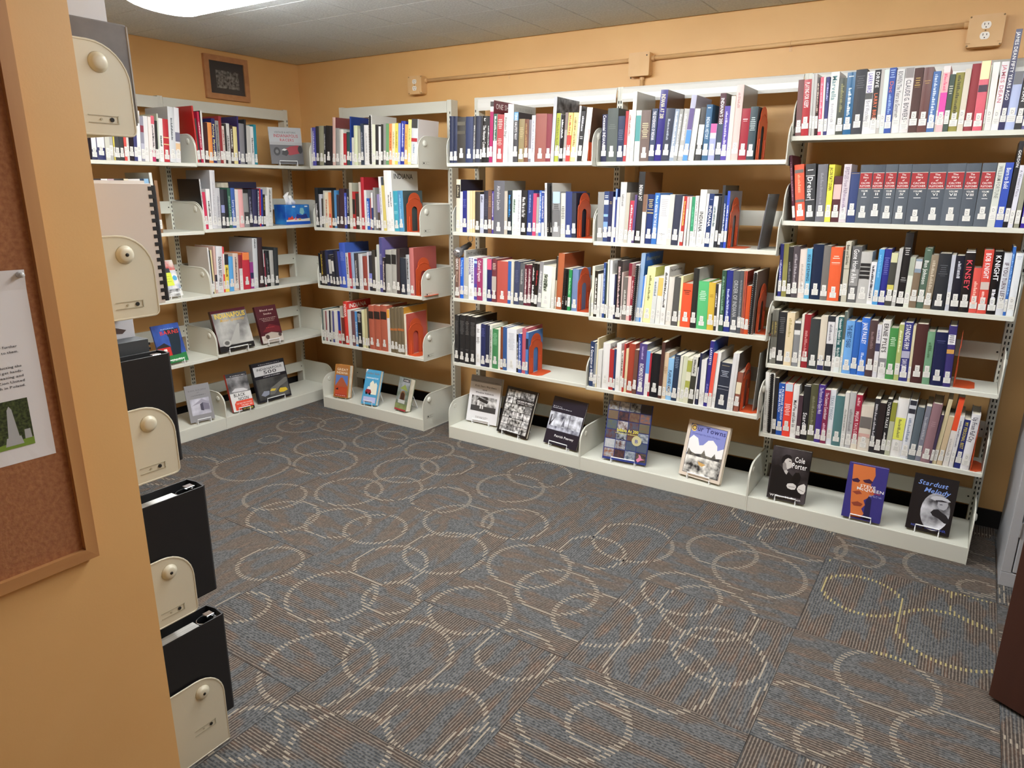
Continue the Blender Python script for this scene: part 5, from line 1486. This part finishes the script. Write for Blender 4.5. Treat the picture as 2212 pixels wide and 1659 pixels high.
mb = MB(); mb.box((-w / 2 + f, -.0165, -h / 2 + f), (w / 2 - f, -.0145, h / 2 - f)); mb.build('glass_pane', gm, t)

# ------------------------------------------------------------------ bulletin board on the partition
t = thing('bulletin_board', 'oak-framed cork bulletin board on the orange partition', 'board', (1.1005, -2.604, .756))
BH, BWd, fw = 1.12, 1.25, .024
def rail(poly, m_):
    m1 = MB(); m1.prism(poly, lambda p, d: (d, -p[0], p[1]), 0, .02); m1.build('frame_rail', m_, t, bevel=.003)
rail([(0, 0), (0, BH), (fw, BH - fw), (fw, fw)], OAK)
rail([(0, 0), (fw, fw), (BWd - fw, fw), (BWd, 0)], OAKH)
rail([(BWd, 0), (BWd - fw, fw), (BWd - fw, BH - fw), (BWd, BH)], OAK)
rail([(0, BH), (BWd, BH), (BWd - fw, BH - fw), (fw, BH - fw)], OAKH)
mb = MB(); mb.box((0, -BWd + fw - .003, fw - .003), (.009, -fw + .003, BH - fw + .003)); mb.build('cork_panel', CORK, t)
# notice pinned on the cork; corners follow the slightly askew sheet
nx = 1.1098
def N_(u, v):      # u: 0 right edge .. 1 left edge, v: 0 bottom .. 1 top
    return (nx + .004 * max(0, v - .93) / .07 * (1 - u), -2.6466 - u * .216, .999 + v * .360 + u * .003)
nm = MB()
for i in range(8):
    for j in range(10): nm.quad(N_(i / 8, j / 10), N_((i + 1) / 8, j / 10), N_((i + 1) / 8, (j + 1) / 10), N_(i / 8, (j + 1) / 10))
notice = nm.build('notice_sheet', mat('e6e6ea', .6))
bm = bmesh.new(); bm.from_mesh(notice.data); bmesh.ops.remove_doubles(bm, verts=bm.verts, dist=1e-5); bm.to_mesh(notice.data); bm.free()
so = notice.modifiers.new('thickness', 'SOLIDIFY'); so.thickness = .0004
tag(notice, 'white printed notice with a cemetery photograph pinned to the cork board', 'notice')
ink = MB()
def line(tx, right, z, cap, length):
    put_text(ink, tx, lambda x, y: (nx + .0009, right - length + x, z + y), length, cap)
for tx, r_, z_, L_ in (('volunteers for further', -2.679, 1.2195, .075), ('information to them.', -2.6785, 1.2095, .07), ('who are conducting the', -2.6775, 1.182, .082), ('workshop and get hands-', -2.677, 1.1725, .085), ('on stone cleaning and', -2.677, 1.1632, .08), ('repair at Zion United', -2.6765, 1.1538, .08), ('Church in Poland.', -2.6765, 1.1445, .066)):
    line(tx, r_, z_, .0048, L_)
ink.build('notice_text', mat('4a4a50', .7), notice)
ph = MB(); A = lambda y, z, k=0: (nx + .0007 + .0001 * k, y, z)
ph.quad(A(-2.76, 1.03), A(-2.679, 1.03), A(-2.679, 1.122), A(-2.76, 1.122), 0)
ph.add([A(-2.76, 1.03, 1), A(-2.679, 1.03, 1), A(-2.679, 1.045, 1), A(-2.76, 1.038, 1)], [(0, 1, 2, 3)], 1)
ph.add([A(-2.722, 1.045, 2), A(-2.702, 1.045, 2), A(-2.708, 1.105, 2), A(-2.712, 1.112, 2), A(-2.716, 1.105, 2)], [(0, 1, 2, 3, 4)], 2)
ph.add([A(-2.728, 1.036, 3), A(-2.697, 1.036, 3), A(-2.7, 1.052, 3), A(-2.724, 1.052, 3)], [(0, 1, 2, 3)], 2)
ph.add([A(-2.694, 1.044, 3), A(-2.682, 1.044, 3), A(-2.683, 1.062, 3), A(-2.693, 1.062, 3)], [(0, 1, 2, 3)], 2)
ph.build('notice_photo', [noisy('tree_shade_photo', '16261c', '4a5a34', 200, .4, 4), mat('7a9a3c', .5), mat('b0b4b8', .5)], notice)
pin = MB(); pin.lathe([(.006, 0), (.0058, .003), (.0032, .004), (.003, .008), (.005, .011), (.0045, .0125), (0, .013)], (nx + .003, -2.6555, 1.3505), (1, 0, 0), 14)
o = pin.build('push_pin', mat('c8ccd0', .15), smooth=True); tag(o, 'clear push pin at the top corner of the white notice', 'pin')

# ------------------------------------------------------------------ binders and papers on the putty bookcase
def binder(x1, yf, z, t_, d, h, label):
    """ring binder: x1 = right face, yf = spine side (front)"""
    t = thing('ring_binder', label, 'binder', (x1, yf, z + .0006), math.pi, 'black ring binders')
    c = .003
    mb = MB(); mb.box((0, .001, 0), (c, d, h)); mb.build('cover_board', BLACKB, t, bevel=.001)
    mb = MB(); mb.box((t_ - c, .001, 0), (t_, d, h)); mb.build('cover_board', BLACKB, t, bevel=.001)
    mb = MB(); mb.prism([(0, .002), (.004, -.004), (t_ / 2, -.006), (t_ - .004, -.004), (t_, .002), (t_ - .002, .003), (t_ / 2, -.003), (.002, .003)], lambda p, q: (p[0], p[1], q), 0, h); mb.build('spine', BLACKB, t)
    mb = MB(); mb.box((c + .002, .062, .012), (t_ * .6, d - .012, h - .009)); mb.build('paper_stack', noisy('paper_edges', 'e8e8e6', 'd0d0ce', 200, .8, 2, 0, (1, .05, 1)), t)
    mb = MB(); mb.box((t_ * .3, .0005, .02), (t_ * .72, .008, h - .014)); mb.build('ring_plate', mat('c8ccd0', .2, 1), t)
    for zz in (h - .016, h * .5, .05):
        mb = MB(); mb.tube([(t_ * .5 + .022 * math.cos(k * math.pi / 8) * .9, .03 + .024 * math.sin(k * math.pi / 8), zz) for k in range(16)], .0016, 6, 0, True); mb.build('ring', mat('d8dcdf', .15, 1), t)
    mb = MB(); mb.box((t_ * .36, .008, h - .008), (t_ * .66, .03, h - .003)); mb.build('ring_lever', mat('d8dcdf', .15, 1), t, bevel=.001)
    return t
binder(1.0, -2.2675, .0775, .075, .262, .305, 'black ring binder with papers on the lowest level of the putty bookcase')
binder(1.0, -2.2775, .463, .075, .262, .302, 'black ring binder standing above the lowest one, rings and white paper showing')
binder(1.0, -2.326, .853, .05, .262, .272, 'closed black binder between two putty shelf ends')
bx = MB(); bx.box((0, 0, 0), (.05, .2, .30)); o = bx.build('slip_case', mat('3c4044', .5), None, bevel=.001, loc=(.935, -2.335, .8535), rot=(0, 0, math.pi)); tag(o, 'dark grey spiral-edged case behind the closed black binder', 'case')
sp = MB()
for k in range(24): sp.box((.004, -.006, .012 + k * .0118), (.046, 0, .018 + k * .0118))
sp.build('coil', BLACKB, o)
bx = MB(); bx.box((0, 0, 0), (.03, .2, .345)); o = bx.build('picture_folder', mat('c9ccd4', .35), None, bevel=.001, loc=(.88, -2.335, .8535), rot=(0, 0, math.pi)); tag(o, 'white glossy folder with dark marks standing behind the binders', 'folder')
pr_ = MB(); pr_.add([(-.0005, .02, .318), (-.0005, .05, .328), (-.0005, .045, .312), (-.0005, .03, .31)], [(0, 1, 2, 3)]); pr_.build('mark', mat('4a3a38', .5), o)
# comb-bound report
cb = MB(); cb.box((0, 0, 0), (.018, .215, .268)); rep = cb.build('comb_bound_report', mat('cfc4ba', .35), None, bevel=.001, loc=(1.0, -2.317, 1.2445), rot=(0, 0, math.pi)); tag(rep, 'pale comb-bound report with black comb above the putty shelf end', 'report')
cm_ = MB(); cm_.tube([(.009, -.005, .004), (.009, -.005, .264)], .0085, 10)
for k in range(15): cm_.box((-.0008, -.004, .008 + k * .0175), (.0188, .0085, .0165 + k * .0175))
cm_.build('comb_binding', BLACKB, rep)
cl = MB(); cl.box((.0185, .004, -.0001), (.021, .217, .274)); cl.build('back_cover', mat('dcd6d0', .3), rep)
# storage box and poster at the top
bx = MB(); bx.box((0, 0, 0), (.12, .24, .2)); o = bx.build('storage_box', noisy('worn_grey_board', '6e6a6a', '7a7675', 20, .7, 4), None, bevel=.003, loc=(1.0, -2.328, 1.6325), rot=(0, 0, math.pi)); tag(o, 'worn grey board box on the top shelf of the putty bookcase', 'box')
ed = MB(); ed.tube([(.001, .0, .006), (.001, 0, .196)], .0028, 6); ed.build('frayed_edge', mat('a8a4a0', .9), o)
bx = MB(); bx.box((0, 0, 0), (.004, .2, .27)); o = bx.build('mounted_photo', mat('c8c8cc', .4), None, loc=(.985, -2.358, 1.8332), rot=(0, 0, math.pi)); tag(o, 'pale grey mounted photograph standing on the worn grey box', 'photograph')
pr_ = MB(); pr_.quad((-.0005, .066, .03), (-.0005, .14, .03), (-.0005, .14, .11), (-.0005, .066, .05)); pr_.build('image', noisy('faint_photo', '3a3a40', 'b8b8bc', 40, .5, 5), o)

# ------------------------------------------------------------------ grey cabinet and dark door on the right
t = thing('storage_cabinet', 'light grey metal storage cabinet beside the rightmost bookcase', 'cabinet', (2.852, -.105, 0))
GREY = noisy('grey_enamel', 'a9abb0', 'a2a4a9', 3, .4, 2)
CW, CD, CH = .8, .45, 1.83
mb = MB(); mb.box((0, .02, 0), (CW, CD, CH)); mb.build('body', GREY, t, bevel=.003)
mb = MB(); mb.box((0, 0, 0), (CW, .0195, .06)); mb.build('toe_plate', GREY, t, bevel=.002)
for k in (0, 1):
    x0 = .035 + k * (CW - .07) / 2
    mb = MB(); mb.box((x0 + .002, -.001, .065), (x0 + (CW - .07) / 2 - .002, .0185, CH - .03)); mb.build('door', GREY, t, bevel=.003)
mb = MB(); mb.box((0, 0, .0605), (.0335, .0195, CH)); mb.build('side_stile', GREY, t, bevel=.002)
for z in (.22, .9, 1.6):
    mb = MB(); mb.tube([(.0345, -.003, z), (.0345, -.003, z + .06)], .0042, 8); mb.build('hinge', mat('b8babd', .3, .6), t)
mb = MB(); mb.box((CW / 2 - .03, -.012, .9), (CW / 2 - .015, -.0015, 1.02)); mb.build('handle', mat('c0c2c4', .3, 1), t, bevel=.003)

mb = MB(); mb.box((0, -.02, .012), (.92, .02, 2.05))
door = mb.build('door_1', noisy('dark_stained_wood', '3a211a', '46281e', 10, .35, 6, .05, (1, 1, .05)), None, bevel=.002, loc=(2.826, -.888, 0), rot=(0, 0, math.radians(-30))); struct(door)
for s in (-1, 1):
    mb = MB(); mb.lathe([(.026, 0), (.026, .006), (.011, .008), (.011, .03), (.026, .042), (.028, .055), (.02, .064), (0, .066)], (.06, s * .02, .98), (0, s, 0), 18); mb.build('door_knob', mat('b8a878', .25, 1), door)
